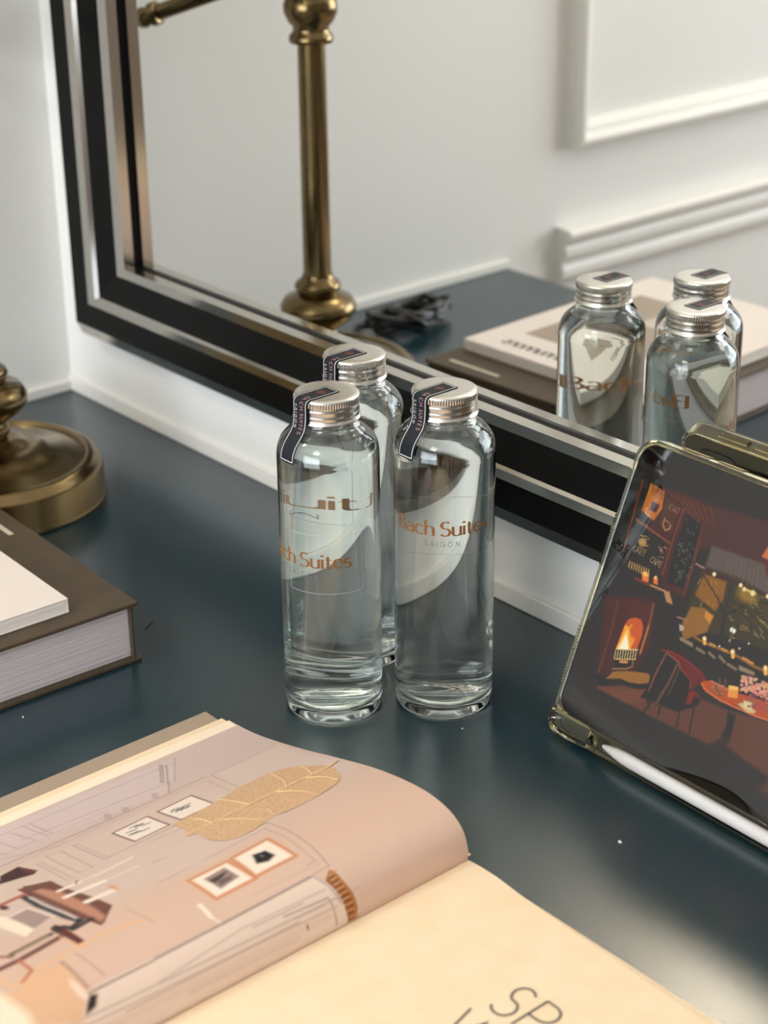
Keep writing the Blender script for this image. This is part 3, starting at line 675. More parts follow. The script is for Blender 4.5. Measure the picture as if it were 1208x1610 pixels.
('p',[(28.44,38.85),(62.95,50.9),(66.05,44.48),(52.46,38.8)],(118,76,64),1.14),
('p',[(65.32,78.11),(69.68,79.5),(80.78,80.27),(94.14,77.13),(101.21,73.5),(99.64,71.57),(93.33,63.76),(82.67,73.82)],(112,40,42),0.45),
('l',[(65.32,78.11),(72.85,79.76),(87.26,78.28),(96.87,76.29),(101.34,73.56)],0.45,(150,62,54),0.3),
('p',[(68.87,77.53),(79.41,75.79),(83.14,72.7),(91.92,69.06),(93.57,63.2),(101.99,62.13),(100.46,56.28),(90.25,48.04),(75.14,46.97),(67.59,47.14),(60.93,45.03),(65.42,56.24)],(62,48,50),0.57),
('l',[(69.34,77.38),(66.8,64.78),(65.67,51.68)],0.76,(146,88,74),0.38),
('l',[(69.57,77.8),(79.41,75.79),(82.33,72.7)],0.91,(150,84,70),0.34),
('l',[(79.19,74.39),(77.63,62.56),(73.96,47.8)],1.14,(126,84,70),0.53),
('l',[(81.76,72.14),(80.01,54.96)],0.57,(116,80,70),0.38),
('l',[(82.33,72.7),(91.34,69.48),(93.44,64.46)],0.68,(150,70,64),0.34),
('p',[(93.12,62.36),(96.3,64.33),(101.76,62.69),(101.58,57.41),(93.63,55.38)],(128,56,50),0.76),
('p',[(97.46,61.55),(102.9,61.86),(102.26,57.69),(97.53,53.74)],(58,44,46),0.57),
('l',[(77.37,46.58),(77.52,41.33)],1.29,(58,44,46),0.34),
('l',[(91.39,49.18),(92.84,39.93)],1.29,(58,44,46),0.34),
('l',[(100.25,54.89),(102.77,40.27)],1.29,(58,44,46),0.34),
('l',[(69.73,46.03),(66.69,37.41)],1.29,(58,44,46),0.34),
('p',[(75.91,147.49),(116.86,149.8),(143.47,151.47),(161.76,106.61),(115.6,104.31),(74.72,96.7),(72.84,115.91)],(78,66,56),0.76),
('p',[(75.76,147.84),(125.16,150.78),(132.1,133.86),(101.98,137.22),(75.98,135.2)],(104,88,84),0.76),
('l',[(89.41,143.84),(90.83,135.62)],0.3,(124,108,98),0.3),
('l',[(92.73,143.92),(94.17,135.69)],0.3,(124,108,98),0.3),
('l',[(94.93,146.69),(97.49,135.76)],0.3,(124,108,98),0.3),
('l',[(98.28,146.66),(100.8,135.82)],0.3,(124,108,98),0.3),
('l',[(101.04,147.99),(104.1,135.89)],0.3,(124,108,98),0.3),
('l',[(105.81,144.44),(107.38,135.95)],0.3,(124,108,98),0.3),
('l',[(108.14,146.75),(110.64,136.02)],0.3,(124,108,98),0.3),
('l',[(110.91,147.97),(113.89,136.08)],0.3,(124,108,98),0.3),
('l',[(115.43,144.93),(117.13,136.14)],0.3,(124,108,98),0.3),
('l',[(117.59,147.56),(120.35,136.21)],0.3,(124,108,98),0.3),
('p',[(76.89,130.6),(93.46,131.69),(94.99,120.84),(92.32,112.89),(75.5,116.89)],(146,98,46),0.57),
('l',[(91.48,119.45),(92.94,117.37)],0.3,(84,56,34),0.23),
('l',[(81.76,114.83),(81.49,112.09)],0.3,(208,150,72),0.23),
('l',[(86.54,115.24),(87.94,113.14)],0.3,(84,56,34),0.23),
('l',[(88.36,125.02),(88.83,122.58)],0.3,(208,150,72),0.23),
('l',[(92.87,123.53),(92.04,120.61)],0.3,(84,56,34),0.23),
('l',[(82.99,128.4),(83.77,126.06)],0.3,(208,150,72),0.23),
('l',[(81.66,127.18),(81.8,124.6)],0.3,(84,56,34),0.23),
('l',[(85.13,117.01),(87.22,115.16)],0.3,(208,150,72),0.23),
('l',[(89.63,132.67),(92.09,130.95)],0.3,(84,56,34),0.23),
('l',[(85.52,129.27),(88.24,127.65)],0.3,(208,150,72),0.23),
('l',[(90.39,123.2),(91.3,120.93)],0.3,(84,56,34),0.23),
('l',[(85.35,124.46),(87.28,122.54)],0.3,(208,150,72),0.23),
('l',[(79.65,126.16),(79.09,123.32)],0.3,(84,56,34),0.23),
('l',[(75.48,126.75),(74.73,123.83)],0.3,(208,150,72),0.23),
('l',[(88.64,117.51),(88.45,114.81)],0.3,(84,56,34),0.23),
('l',[(89.16,117.25),(90.16,115.0)],0.3,(208,150,72),0.23),
('p',[(75.54,109.46),(84.63,112.05),(92.48,110.08),(91.7,99.93),(77.73,89.54),(72.95,96.02)],(150,104,60),0.57),
('p',[(86.09,110.95),(92.48,110.08),(91.66,104.84),(86.7,107.07)],(206,140,66),0.38),
('l',[(76.01,130.28),(92.4,119.88),(99.36,112.69),(108.66,121.08),(117.51,132.43)],0.98,(62,50,42),0.3),
('l',[(99.36,112.69),(101.75,102.18)],1.89,(56,46,40),0.45),
('l',[(96.62,131.22),(98.71,121.41),(99.07,113.4)],0.83,(66,54,44),0.3),
('b',[(109.98,129.65)],6.82,4.17,(150,116,50),1.89),
('l',[(118.25,117.83),(118.95,117.88),(122.01,116.04)],0.3,(120,92,60),0.23),
('l',[(126.85,112.25),(127.5,111.56),(130.28,110.37)],0.3,(172,146,92),0.23),
('l',[(124.49,118.81),(126.55,119.26),(129.54,117.54)],0.3,(172,146,92),0.23),
('l',[(131.92,133.06),(135.49,132.51),(137.89,132.12)],0.3,(120,92,60),0.23),
('l',[(128.97,134.84),(132.02,133.17),(134.11,133.57)],0.3,(172,146,92),0.23),
('l',[(112.23,121.49),(112.56,118.85),(114.74,119.21)],0.3,(172,146,92),0.23),
('l',[(123.13,121.94),(125.68,123.35),(128.95,120.95)],0.3,(120,92,60),0.23),
('l',[(117.08,112.65),(115.96,112.29),(119.13,110.22)],0.3,(172,146,92),0.23),
('l',[(137.47,124.11),(141.29,126.05),(144.51,123.63)],0.3,(172,146,92),0.23),
('l',[(138.13,116.6),(137.88,115.39),(140.55,114.36)],0.3,(120,92,60),0.23),
('l',[(130.31,131.87),(133.82,131.36),(136.24,130.92)],0.3,(172,146,92),0.23),
('l',[(133.11,121.81),(136.55,122.97),(139.57,121.1)],0.3,(172,146,92),0.23),
('l',[(116.56,126.75),(117.82,125.03),(120.18,124.9)],0.3,(120,92,60),0.23),
('l',[(120.87,120.94),(122.69,119.21),(124.96,119.28)],0.3,(172,146,92),0.23),
('l',[(123.56,111.37),(124.06,110.6),(126.85,109.43)],0.3,(172,146,92),0.23),
('l',[(120.25,127.41),(124.16,127.84),(126.91,126.71)],0.3,(120,92,60),0.23),
('l',[(124.24,115.09),(125.19,114.7),(128.04,113.34)],0.3,(172,146,92),0.23),
('l',[(102.73,114.51),(104.87,112.21),(106.96,112.86)],0.3,(172,146,92),0.23),
('l',[(122.55,125.96),(126.51,124.61),(128.61,125.05)],0.3,(120,92,60),0.23),
('l',[(128.04,124.77),(130.46,124.58),(133.16,123.52)],0.3,(172,146,92),0.23),
('l',[(119.2,131.47),(122.71,133.29),(126.02,130.81)],0.3,(172,146,92),0.23),
('l',[(102.41,125.71),(103.64,124.62),(106.28,123.91)],0.3,(120,92,60),0.23),
('l',[(125.34,118.23),(126.53,119.41),(129.9,116.78)],0.3,(172,146,92),0.23),
('l',[(112.55,112.41),(113.16,109.61),(115.24,110.21)],0.3,(172,146,92),0.23),
('l',[(102.56,120.31),(106.72,120.08),(109.27,119.59)],0.3,(120,92,60),0.23),
('l',[(124.26,119.78),(123.53,119.7),(126.72,117.51)],0.3,(172,146,92),0.23),
('l',[(113.14,127.68),(115.45,129.02),(118.77,126.56)],0.3,(172,146,92),0.23),
('l',[(110.25,129.69),(113.68,131.14),(116.9,128.94)],0.3,(120,92,60),0.23),
('l',[(113.77,125.86),(114.29,124.81),(117.0,123.85)],0.3,(172,146,92),0.23),
('l',[(112.06,126.47),(116.05,126.69),(118.74,125.75)],0.3,(172,146,92),0.23),
('l',[(118.92,125.67),(119.55,126.02),(122.72,123.89)],0.3,(120,92,60),0.23),
('l',[(108.04,105.09),(108.69,103.41),(111.19,103.06)],0.3,(172,146,92),0.23),
('l',[(114.94,112.4),(113.65,112.24),(116.93,109.93)],0.3,(172,146,92),0.23),
('l',[(118.96,132.6),(118.37,133.15),(121.78,130.45)],0.3,(120,92,60),0.23),
('l',[(133.79,125.78),(137.55,126.2),(140.26,125.06)],0.3,(172,146,92),0.23),
('l',[(130.5,116.45),(133.48,115.61),(135.86,115.33)],0.3,(172,146,92),0.23),
('l',[(110.74,125.75),(112.16,126.33),(115.34,124.25)],0.3,(120,92,60),0.23),
('l',[(121.9,112.33),(123.36,109.95),(125.44,110.48)],0.3,(172,146,92),0.23),
('l',[(130.06,127.21),(133.53,126.05),(135.73,126.17)],0.3,(172,146,92),0.23),
('l',[(109.87,115.57),(113.48,115.36),(116.08,114.7)],0.3,(120,92,60),0.23),
('l',[(67.26,134.16),(83.9,133.12),(103.44,133.71),(123.43,133.83),(141.32,134.14)],1.89,(86,42,40),0.38),
('l',[(68.74,134.27),(75.55,133.82)],0.61,(180,150,140),0.3),
('b',[(83.46,132.97)],1.14,1.14,(255,236,180),0.45),
('b',[(103.41,133.29)],1.14,1.14,(255,236,180),0.45),
('b',[(112.9,131.94)],1.51,1.51,(255,236,180),0.45),
('b',[(106.57,132.02)],1.14,1.14,(255,236,180),0.45),
('b',[(123.18,133.73)],1.14,1.14,(255,236,180),0.45),
('b',[(141.6,133.46)],1.14,1.14,(255,236,180),0.45),
('l',[(106.0,132.22),(114.72,132.21)],0.91,(240,206,120),0.45),
('p',[(110.7,153.61),(112.56,160.26),(117.17,161.07),(121.07,158.46),(122.24,153.31),(115.43,153.28)],(206,116,74),0.45),
('p',[(113.09,152.46),(121.67,154.7),(124.29,143.71),(118.77,143.3)],(110,52,48),0.76),
('l',[(75.15,87.89),(84.87,89.74),(101.73,89.25),(119.34,87.94),(131.99,88.61),(141.92,88.86),(159.39,88.54)],2.65,(60,46,44),0.57),
('p',[(75.02,90.14),(84.76,90.02),(85.69,87.77),(75.03,88.18)],(146,124,104),0.34),
('p',[(120.09,89.84),(131.32,90.23),(132.1,88.33),(121.11,87.38)],(150,128,108),0.34),
('l',[(88.67,88.3),(94.5,87.68)],1.51,(138,118,98),0.38),
('l',[(97.9,89.02),(102.31,87.86)],1.51,(138,118,98),0.38),
('l',[(105.44,89.75),(110.04,88.05)],1.51,(138,118,98),0.38),
('l',[(112.49,87.75),(118.91,87.13)],1.51,(138,118,98),0.38),
('l',[(84.84,93.63),(92.18,93.25),(103.71,93.9),(116.62,94.52),(129.33,93.23),(139.92,93.72),(157.65,92.8)],1.14,(150,104,60),0.45),
('l',[(91.34,95.84),(92.77,92.96)],1.97,(240,178,92),0.34),
('b',[(91.5,95.45)],1.14,0.95,(255,232,170),0.38),
('l',[(112.82,95.89),(114.23,93.05)],2.22,(240,178,92),0.34),
('b',[(112.98,95.5)],1.14,0.95,(255,232,170),0.38),
('l',[(137.2,95.45),(138.57,92.66)],2.46,(240,178,92),0.34),
('b',[(137.35,95.07)],1.14,0.95,(255,232,170),0.38),
('l',[(96.4,94.12),(100.02,94.12)],1.14,(206,146,82),0.34),
('l',[(105.3,94.4),(108.88,94.39)],1.14,(206,146,82),0.34),
('l',[(120.93,94.83),(124.43,94.83)],1.14,(206,146,82),0.34),
('l',[(124.87,94.49),(128.36,94.49)],1.14,(206,146,82),0.34),
('b',[(103.21,95.12)],0.49,0.49,(236,216,180),0.27),
('b',[(116.63,99.12)],0.49,0.49,(236,216,180),0.27),
('b',[(108.56,100.94)],0.49,0.49,(236,216,180),0.27),
('b',[(121.45,104.07)],0.49,0.49,(236,216,180),0.27),
('b',[(107.36,107.2)],0.98,1.29,(255,250,235),0.38),
('b',[(109.3,106.99)],0.98,1.29,(255,250,235),0.38),
('l',[(107.61,106.97),(109.25,99.29)],0.38,(110,96,86),0.27),
('p',[(71.48,96.64),(75.1,96.72),(75.57,94.61),(73.25,93.39)],(190,170,160),0.3),
('l',[(68.29,100.35),(76.24,100.75)],0.61,(170,120,104),0.34),
('p',[(99.64,71.57),(104.81,74.33),(120.61,73.74),(134.76,76.42),(156.0,79.0),(165.48,73.65),(150.21,68.69),(138.33,67.75),(125.41,67.73),(111.16,66.6),(101.94,67.96)],(186,86,56),0.38),
('l',[(99.76,70.32),(104.42,67.69),(115.95,66.34),(129.57,66.92),(142.2,67.49),(159.72,69.93)],0.76,(222,118,80),0.3),
('p',[(105.75,70.18),(109.51,74.31),(117.67,70.59),(114.49,67.98)],(142,84,64),0.45),
('b',[(113.75,72.0)],0.45,0.38,(196,130,96),0.27),
('b',[(114.85,70.54)],0.45,0.38,(196,130,96),0.27),
('b',[(107.17,70.69)],0.45,0.38,(196,130,96),0.27),
('b',[(108.92,72.18)],0.45,0.38,(196,130,96),0.27),
('b',[(114.5,74.85)],0.45,0.38,(196,130,96),0.27),
('b',[(109.75,70.35)],0.45,0.38,(196,130,96),0.27),
('b',[(116.15,70.38)],0.45,0.38,(196,130,96),0.27),
('b',[(107.59,71.98)],0.45,0.38,(196,130,96),0.27),
('b',[(112.18,69.32)],0.45,0.38,(196,130,96),0.27),
('b',[(112.21,73.91)],0.45,0.38,(196,130,96),0.27),
('b',[(112.52,72.31)],0.45,0.38,(196,130,96),0.27),
('b',[(111.47,73.03)],0.45,0.38,(196,130,96),0.27),
('b',[(109.69,70.15)],0.45,0.38,(196,130,96),0.27),
('b',[(115.36,70.65)],0.45,0.38,(196,130,96),0.27),
('b',[(113.39,74.2)],0.45,0.38,(196,130,96),0.27),
('b',[(108.49,71.01)],0.45,0.38,(196,130,96),0.27),
('l',[(105.59,74.32),(118.84,74.29)],0.38,(210,150,120),0.27),
('l',[(110.6,77.34),(111.85,75.27)],1.14,(112,76,72),0.45),
('l',[(114.25,78.83),(115.5,76.77)],1.14,(112,76,72),0.45),
('p',[(117.93,76.48),(124.62,77.96),(126.15,71.88),(119.78,70.18)],(236,152,76),0.34),
('p',[(118.22,76.73),(124.31,78.15),(124.54,76.32),(118.86,74.62)],(250,190,110),0.34),
('p',[(127.91,69.1),(129.85,70.87),(140.34,70.19),(140.57,68.7),(135.54,67.21)],(206,186,136),0.3),
('p',[(130.58,72.77),(137.27,73.98),(137.98,69.51),(132.15,68.96)],(222,204,152),0.3),
('l',[(131.34,72.77),(137.02,73.68)],0.45,(150,120,84),0.27),
('b',[(144.54,87.54)],0.83,0.72,(244,139,123),0.3),
('b',[(133.86,80.04)],0.83,0.72,(247,152,129),0.3),
('b',[(144.06,82.45)],0.83,0.72,(225,132,121),0.3),
('b',[(135.32,79.39)],0.83,0.72,(248,162,142),0.3),
('b',[(131.93,81.37)],0.83,0.72,(213,175,137),0.3),
('b',[(130.78,85.43)],0.83,0.72,(230,157,127),0.3),
('b',[(133.29,79.86)],0.83,0.72,(240,156,130),0.3),
('b',[(140.28,85.8)],0.83,0.72,(217,162,115),0.3),
('b',[(125.25,82.71)],0.83,0.72,(218,173,118),0.3),
('b',[(137.57,84.89)],0.83,0.72,(210,169,115),0.3),
('b',[(141.6,79.91)],0.83,0.72,(216,172,123),0.3),
('b',[(144.34,83.55)],0.83,0.72,(207,171,131),0.3),
('b',[(125.86,80.03)],0.83,0.72,(213,140,115),0.3),
('b',[(131.38,79.69)],0.83,0.72,(207,150,128),0.3),
('b',[(144.14,82.87)],0.83,0.72,(209,177,114),0.3),
('b',[(140.93,79.4)],0.83,0.72,(245,177,111),0.3),
('b',[(142.37,81.02)],0.83,0.72,(243,143,126),0.3),
('b',[(125.55,82.25)],0.83,0.72,(221,177,148),0.3),
('b',[(144.92,79.59)],0.83,0.72,(210,140,123),0.3),
('b',[(124.92,84.59)],0.83,0.72,(210,173,113),0.3),
('b',[(138.74,85.34)],0.83,0.72,(242,172,141),0.3),
('b',[(126.49,83.83)],0.83,0.72,(208,155,140),0.3),
('b',[(137.93,83.4)],0.83,0.72,(220,153,137),0.3),
('b',[(142.22,80.71)],0.83,0.72,(248,132,121),0.3),
('b',[(127.5,84.05)],0.83,0.72,(215,153,146),0.3),
('b',[(145.24,79.98)],0.83,0.72,(243,152,134),0.3),
('b',[(133.34,81.52)],0.83,0.72,(214,142,132),0.3),
('b',[(129.19,81.74)],0.83,0.72,(201,131,117),0.3),
('b',[(130.29,79.41)],0.83,0.72,(246,150,144),0.3),
('b',[(134.09,87.03)],0.83,0.72,(219,176,135),0.3),
('b',[(130.33,77.81)],0.83,0.72,(239,159,132),0.3),
('b',[(132.28,83.65)],0.83,0.72,(208,158,111),0.3),
('b',[(142.5,80.03)],0.83,0.72,(245,156,123),0.3),
('b',[(127.02,83.13)],0.83,0.72,(235,133,115),0.3),
('b',[(136.86,79.44)],0.83,0.72,(233,133,121),0.3),
('b',[(142.25,85.6)],0.83,0.72,(221,168,111),0.3),
('b',[(139.08,87.31)],0.83,0.72,(227,144,147),0.3),
('b',[(126.62,85.38)],0.83,0.72,(211,168,128),0.3),
('b',[(130.83,80.45)],0.83,0.72,(234,170,133),0.3),
('b',[(128.27,83.16)],0.83,0.72,(243,164,146),0.3),
('b',[(144.54,85.52)],0.83,0.72,(221,164,112),0.3),
('b',[(136.22,84.42)],0.83,0.72,(212,161,140),0.3),
('b',[(141.56,86.95)],0.83,0.72,(240,168,122),0.3),
('b',[(145.3,86.48)],0.83,0.72,(245,138,148),0.3),
('b',[(143.31,83.2)],0.83,0.72,(222,135,113),0.3),
('b',[(142.36,82.63)],0.83,0.72,(234,141,126),0.3),
('b',[(137.78,85.04)],0.83,0.72,(217,143,140),0.3),
('b',[(141.56,83.22)],0.83,0.72,(248,133,118),0.3),
('b',[(130.8,83.51)],0.83,0.72,(200,152,143),0.3),
('b',[(139.38,79.98)],0.83,0.72,(223,134,122),0.3),
('b',[(132.79,86.68)],0.83,0.72,(227,132,128),0.3),
('b',[(129.94,80.68)],0.83,0.72,(212,141,122),0.3),
('b',[(141.29,81.44)],0.83,0.72,(205,135,110),0.3),
('b',[(136.21,83.11)],0.83,0.72,(204,135,143),0.3),
('b',[(139.37,82.03)],0.83,0.72,(240,142,142),0.3),
('b',[(138.5,86.97)],0.83,0.72,(203,134,118),0.3),
('b',[(133.04,86.23)],0.83,0.72,(206,178,143),0.3),
('b',[(131.24,84.44)],0.83,0.72,(217,138,147),0.3),
('b',[(137.85,82.71)],0.83,0.72,(239,134,148),0.3),
('b',[(144.62,86.35)],0.83,0.72,(249,147,144),0.3),
('b',[(139.8,81.17)],0.83,0.72,(237,152,119),0.3),
('b',[(136.36,83.02)],0.83,0.72,(215,169,138),0.3),
('b',[(128.74,82.05)],0.83,0.72,(241,167,144),0.3),
('b',[(126.17,80.27)],0.83,0.72,(212,146,147),0.3),
('b',[(140.52,81.59)],0.83,0.72,(244,158,131),0.3),
('b',[(127.48,84.61)],0.83,0.72,(219,150,123),0.3),
('b',[(136.82,82.37)],0.83,0.72,(217,153,120),0.3),
('b',[(132.83,80.1)],0.83,0.72,(221,170,122),0.3),
('b',[(127.55,85.25)],0.83,0.72,(219,132,143),0.3),
('b',[(126.82,77.58)],0.83,0.72,(200,171,145),0.3),
('b',[(130.36,78.56)],0.83,0.72,(223,171,135),0.3),
('b',[(133.59,82.15)],0.83,0.72,(246,157,128),0.3),
('b',[(135.33,84.58)],0.83,0.72,(202,136,121),0.3),
('b',[(124.87,85.03)],0.83,0.72,(210,157,112),0.3),
('b',[(138.56,79.49)],0.83,0.72,(221,162,132),0.3),
('b',[(142.85,86.5)],0.83,0.72,(222,153,116),0.3),
('b',[(141.68,82.87)],0.83,0.72,(231,152,146),0.3),
('b',[(134.96,81.38)],0.83,0.72,(225,140,115),0.3),
('b',[(134.63,83.07)],0.83,0.72,(248,131,115),0.3),
('b',[(129.78,85.87)],0.83,0.72,(229,158,132),0.3),
('b',[(142.69,80.36)],0.83,0.72,(220,155,129),0.3),
('b',[(143.96,84.38)],0.83,0.72,(246,136,131),0.3),
('b',[(143.72,81.8)],0.83,0.72,(227,175,133),0.3),
('b',[(144.33,82.92)],0.83,0.72,(239,140,137),0.3),
('b',[(130.46,84.16)],0.83,0.72,(202,163,125),0.3),
('b',[(139.14,81.14)],0.83,0.72,(214,163,132),0.3),
('b',[(144.87,84.05)],0.83,0.72,(234,172,117),0.3),
('b',[(137.04,79.71)],0.83,0.72,(244,157,132),0.3),
('b',[(135.81,81.32)],0.83,0.72,(217,142,119),0.3),
('b',[(130.79,86.03)],0.83,0.72,(234,175,146),0.3),
('b',[(135.66,82.48)],0.83,0.72,(208,161,134),0.3),
('b',[(140.54,84.68)],0.83,0.72,(232,178,112),0.3),
('b',[(141.63,82.08)],0.83,0.72,(216,167,149),0.3),
('b',[(141.28,80.32)],0.83,0.72,(234,141,111),0.3),
('b',[(135.4,81.76)],0.83,0.72,(236,149,118),0.3),
('b',[(127.42,78.29)],0.83,0.72,(249,151,119),0.3),
('b',[(131.03,84.46)],0.83,0.72,(228,166,124),0.3),
('b',[(129.31,86.34)],0.83,0.72,(204,132,138),0.3),
('b',[(128.44,79.49)],0.83,0.72,(215,144,140),0.3),
('b',[(140.85,87.02)],0.83,0.72,(239,140,121),0.3),
('b',[(130.49,79.22)],0.83,0.72,(232,142,124),0.3),
('b',[(145.76,83.57)],0.83,0.72,(220,152,126),0.3),
('b',[(137.59,82.72)],0.83,0.72,(245,178,131),0.3),
('b',[(139.91,81.79)],0.83,0.72,(239,146,126),0.3),
('b',[(128.57,78.35)],0.83,0.72,(221,175,113),0.3),
('b',[(143.66,84.47)],0.83,0.72,(213,175,125),0.3),
('b',[(134.96,70.83)],0.68,0.68,(166,74,107),0.3),
('b',[(145.76,75.55)],0.68,0.68,(130,79,103),0.3),
('b',[(146.86,79.26)],0.68,0.68,(174,102,106),0.3),
('b',[(139.81,73.29)],0.68,0.68,(141,79,81),0.3),
('b',[(135.62,74.46)],0.68,0.68,(187,100,107),0.3),
('b',[(141.88,71.17)],0.68,0.68,(175,85,107),0.3),
('b',[(142.07,79.38)],0.68,0.68,(120,87,92),0.3),
('b',[(143.08,79.06)],0.68,0.68,(156,77,85),0.3),
('b',[(139.78,79.41)],0.68,0.68,(140,94,101),0.3),
('b',[(142.2,74.86)],0.68,0.68,(144,105,108),0.3),
('b',[(135.33,70.86)],0.68,0.68,(159,71,82),0.3),
('b',[(141.71,74.37)],0.68,0.68,(187,70,88),0.3),
('b',[(135.99,77.73)],0.68,0.68,(144,77,105),0.3),
('b',[(136.7,75.59)],0.68,0.68,(187,87,80),0.3),
('b',[(134.18,74.98)],0.68,0.68,(140,101,99),0.3),
('b',[(146.1,80.17)],0.68,0.68,(144,101,87),0.3),
('b',[(136.86,71.25)],0.68,0.68,(162,72,109),0.3),
('b',[(137.42,71.91)],0.68,0.68,(179,103,90),0.3),
('b',[(133.77,77.11)],0.68,0.68,(166,107,96),0.3),
('b',[(140.84,73.18)],0.68,0.68,(166,90,109),0.3),
('b',[(149.42,76.59)],0.68,0.68,(129,99,95),0.3),
('b',[(135.93,78.22)],0.68,0.68,(152,98,108),0.3),
('b',[(148.43,78.15)],0.68,0.68,(182,99,82),0.3),
('b',[(138.38,72.1)],0.68,0.68,(132,108,89),0.3),
('b',[(141.15,80.34)],0.68,0.68,(185,81,101),0.3),
('b',[(137.75,78.68)],0.68,0.68,(160,84,100),0.3),
('b',[(137.07,74.13)],0.68,0.68,(144,100,102),0.3),
('b',[(142.65,79.25)],0.68,0.68,(154,91,93),0.3),
('b',[(137.01,72.73)],0.68,0.68,(127,105,86),0.3),
('b',[(146.07,74.25)],0.68,0.68,(187,101,90),0.3),
('b',[(138.32,71.72)],0.68,0.68,(127,78,91),0.3),
('b',[(134.96,70.86)],0.68,0.68,(173,93,87),0.3),
('b',[(138.0,76.52)],0.68,0.68,(123,94,103),0.3),
('b',[(135.06,74.03)],0.68,0.68,(152,80,102),0.3),
('b',[(146.34,73.05)],0.68,0.68,(187,93,91),0.3),
('b',[(143.69,82.06)],0.68,0.68,(143,79,89),0.3),
('b',[(142.84,76.77)],0.68,0.68,(139,74,95),0.3),
('b',[(144.89,73.87)],0.68,0.68,(124,87,99),0.3),
('b',[(146.64,72.79)],0.68,0.68,(120,97,93),0.3),
('b',[(135.95,78.07)],0.68,0.68,(123,76,84),0.3),
('b',[(149.3,74.03)],0.68,0.68,(155,105,94),0.3),
('b',[(148.66,75.54)],0.68,0.68,(129,90,88),0.3),
('b',[(143.18,72.36)],0.68,0.68,(176,80,108),0.3),
('b',[(132.85,74.68)],0.68,0.68,(152,86,92),0.3),
('b',[(138.77,74.38)],0.68,0.68,(142,97,107),0.3),
('b',[(135.59,78.71)],0.68,0.68,(133,76,95),0.3),
('b',[(145.46,80.7)],0.68,0.68,(135,94,93),0.3),
('b',[(145.24,77.68)],0.68,0.68,(177,106,108),0.3),
('b',[(148.34,77.16)],0.68,0.68,(180,102,85),0.3),
('b',[(136.96,76.29)],0.68,0.68,(155,74,94),0.3),
('p',[(122.95,62.52),(129.09,62.56),(130.06,54.65),(130.37,48.36),(124.03,46.89),(125.04,53.77)],(62,48,50),0.57),
('p',[(118.36,39.9),(125.34,47.46),(131.02,48.65),(129.77,44.24),(141.52,41.73),(155.61,40.39),(128.11,37.07)],(70,56,56),1.14),
]
SCREEN_WORDS = [
('COFFEE',(20.68,164.65),(30.56,163.25),(20.31,168.58),(70,36,24),0.34),
('CAFFE',(36.17,123.94),(44.72,123.37),(36.6,127.47),(206,170,140),0.34),
('CATEE',(21.11,125.84),(31.03,125.93),(21.27,129.3),(210,176,120),0.34),
('ROAST',(36.44,158.07),(45.19,157.23),(36.53,161.61),(166,120,92),0.3),
]
# ------------------------------------------------------------------ materials
WALL = material('wall_paint', srgb(238, 237, 234), 0.55, bump=(180, .08))
DARK_WALL = material('taupe_wall_paint', srgb(120, 106, 92), 0.55)
TRIM = material('trim_paint', srgb(238, 236, 231), 0.45)
TEAL = material('teal_lacquer', (0.006, 0.028, 0.039, 1), 0.235, spec=0.5, noise=(3, (0.0055, 0.027, 0.038, 1), (0.007, 0.029, 0.041, 1)), bump=(900, .03), IOR=1.85)
BLACK = material('black_lacquer', (0.004, 0.004, 0.004, 1), 0.30, spec=0.12)
CHROME = material('brushed_chrome', (0.62, 0.60, 0.56, 1), 0.16, 1.0)
SILVERED = material('silvered_glass', (0.90, 0.905, 0.88, 1), 0.0, 1.0)
BRASS = material('aged_brass', (0.21, 0.15, 0.072, 1), 0.24, 1.0, noise=(14, (0.185, 0.131, 0.061, 1), (0.235, 0.169, 0.083, 1)))
ALU = material('brushed_aluminium', (0.76, 0.74, 0.70, 1), 0.27, 1.0, bump=(700, .05))
GLASS = material('clear_glass', (0.955, 0.985, 0.972, 1), 0.0, Transmission_Weight=1.0, IOR=1.5)
WATER = material('water', (0.99, 1, 1, 1), 0.0, Transmission_Weight=1.0, IOR=1.33)
NAVY = material('navy_seal_paper', srgb(14, 22, 34), 0.5, spec=0.3)
SEAL_WHITE = material('seal_white_ink', srgb(232, 232, 230), 0.5)
COPPER = material('copper_ink', srgb(140, 94, 50), 0.5, 0.0)
COPPER_RED = material('copper_red_ink', srgb(134, 70, 58), 0.5)
ROSE = material('pale_rose_ink', srgb(196, 150, 138), 0.5)
def translucent(mt, share):
    nt = mt.node_tree; b = nt.nodes['Principled BSDF']; out = nt.nodes['Material Output']
    t = nt.nodes.new('ShaderNodeBsdfTranslucent'); t.inputs['Color'].default_value = b.inputs['Base Color'].default_value
    mx = nt.nodes.new('ShaderNodeMixShader'); mx.inputs['Fac'].default_value = share
    nt.links.new(b.outputs[0], mx.inputs[1]); nt.links.new(t.outputs[0], mx.inputs[2]); nt.links.new(mx.outputs[0], out.inputs['Surface'])
COPPER.node_tree.nodes['Principled BSDF'].inputs['Base Color'].default_value = srgb(168, 112, 60)
translucent(COPPER, .42)
GREY_INK = material('grey_ink', srgb(96, 98, 100), 0.5)
PALE_INK = material('pale_etched_ink', srgb(196, 200, 200), 0.5)
CREAM = material('cream_paper', srgb(245, 219, 184), 0.6, noise=(60, srgb(244, 217, 180), srgb(246, 222, 189)))
WHITE_PAPER = material('white_paper', srgb(240, 234, 228), 0.55)
COVER_PAPER = material('white_cover_card', srgb(236, 224, 216), 0.4)
BROWN = material('brown_book_cloth', srgb(76, 63, 46), 0.55, noise=(40, srgb(72, 59, 43), srgb(80, 67, 50)), bump=(1500, .25))
TAUPE = material('taupe_cover_board', srgb(168, 148, 128), 0.6)
INK = material('soft_grey_ink', srgb(112, 104, 92), 0.6)
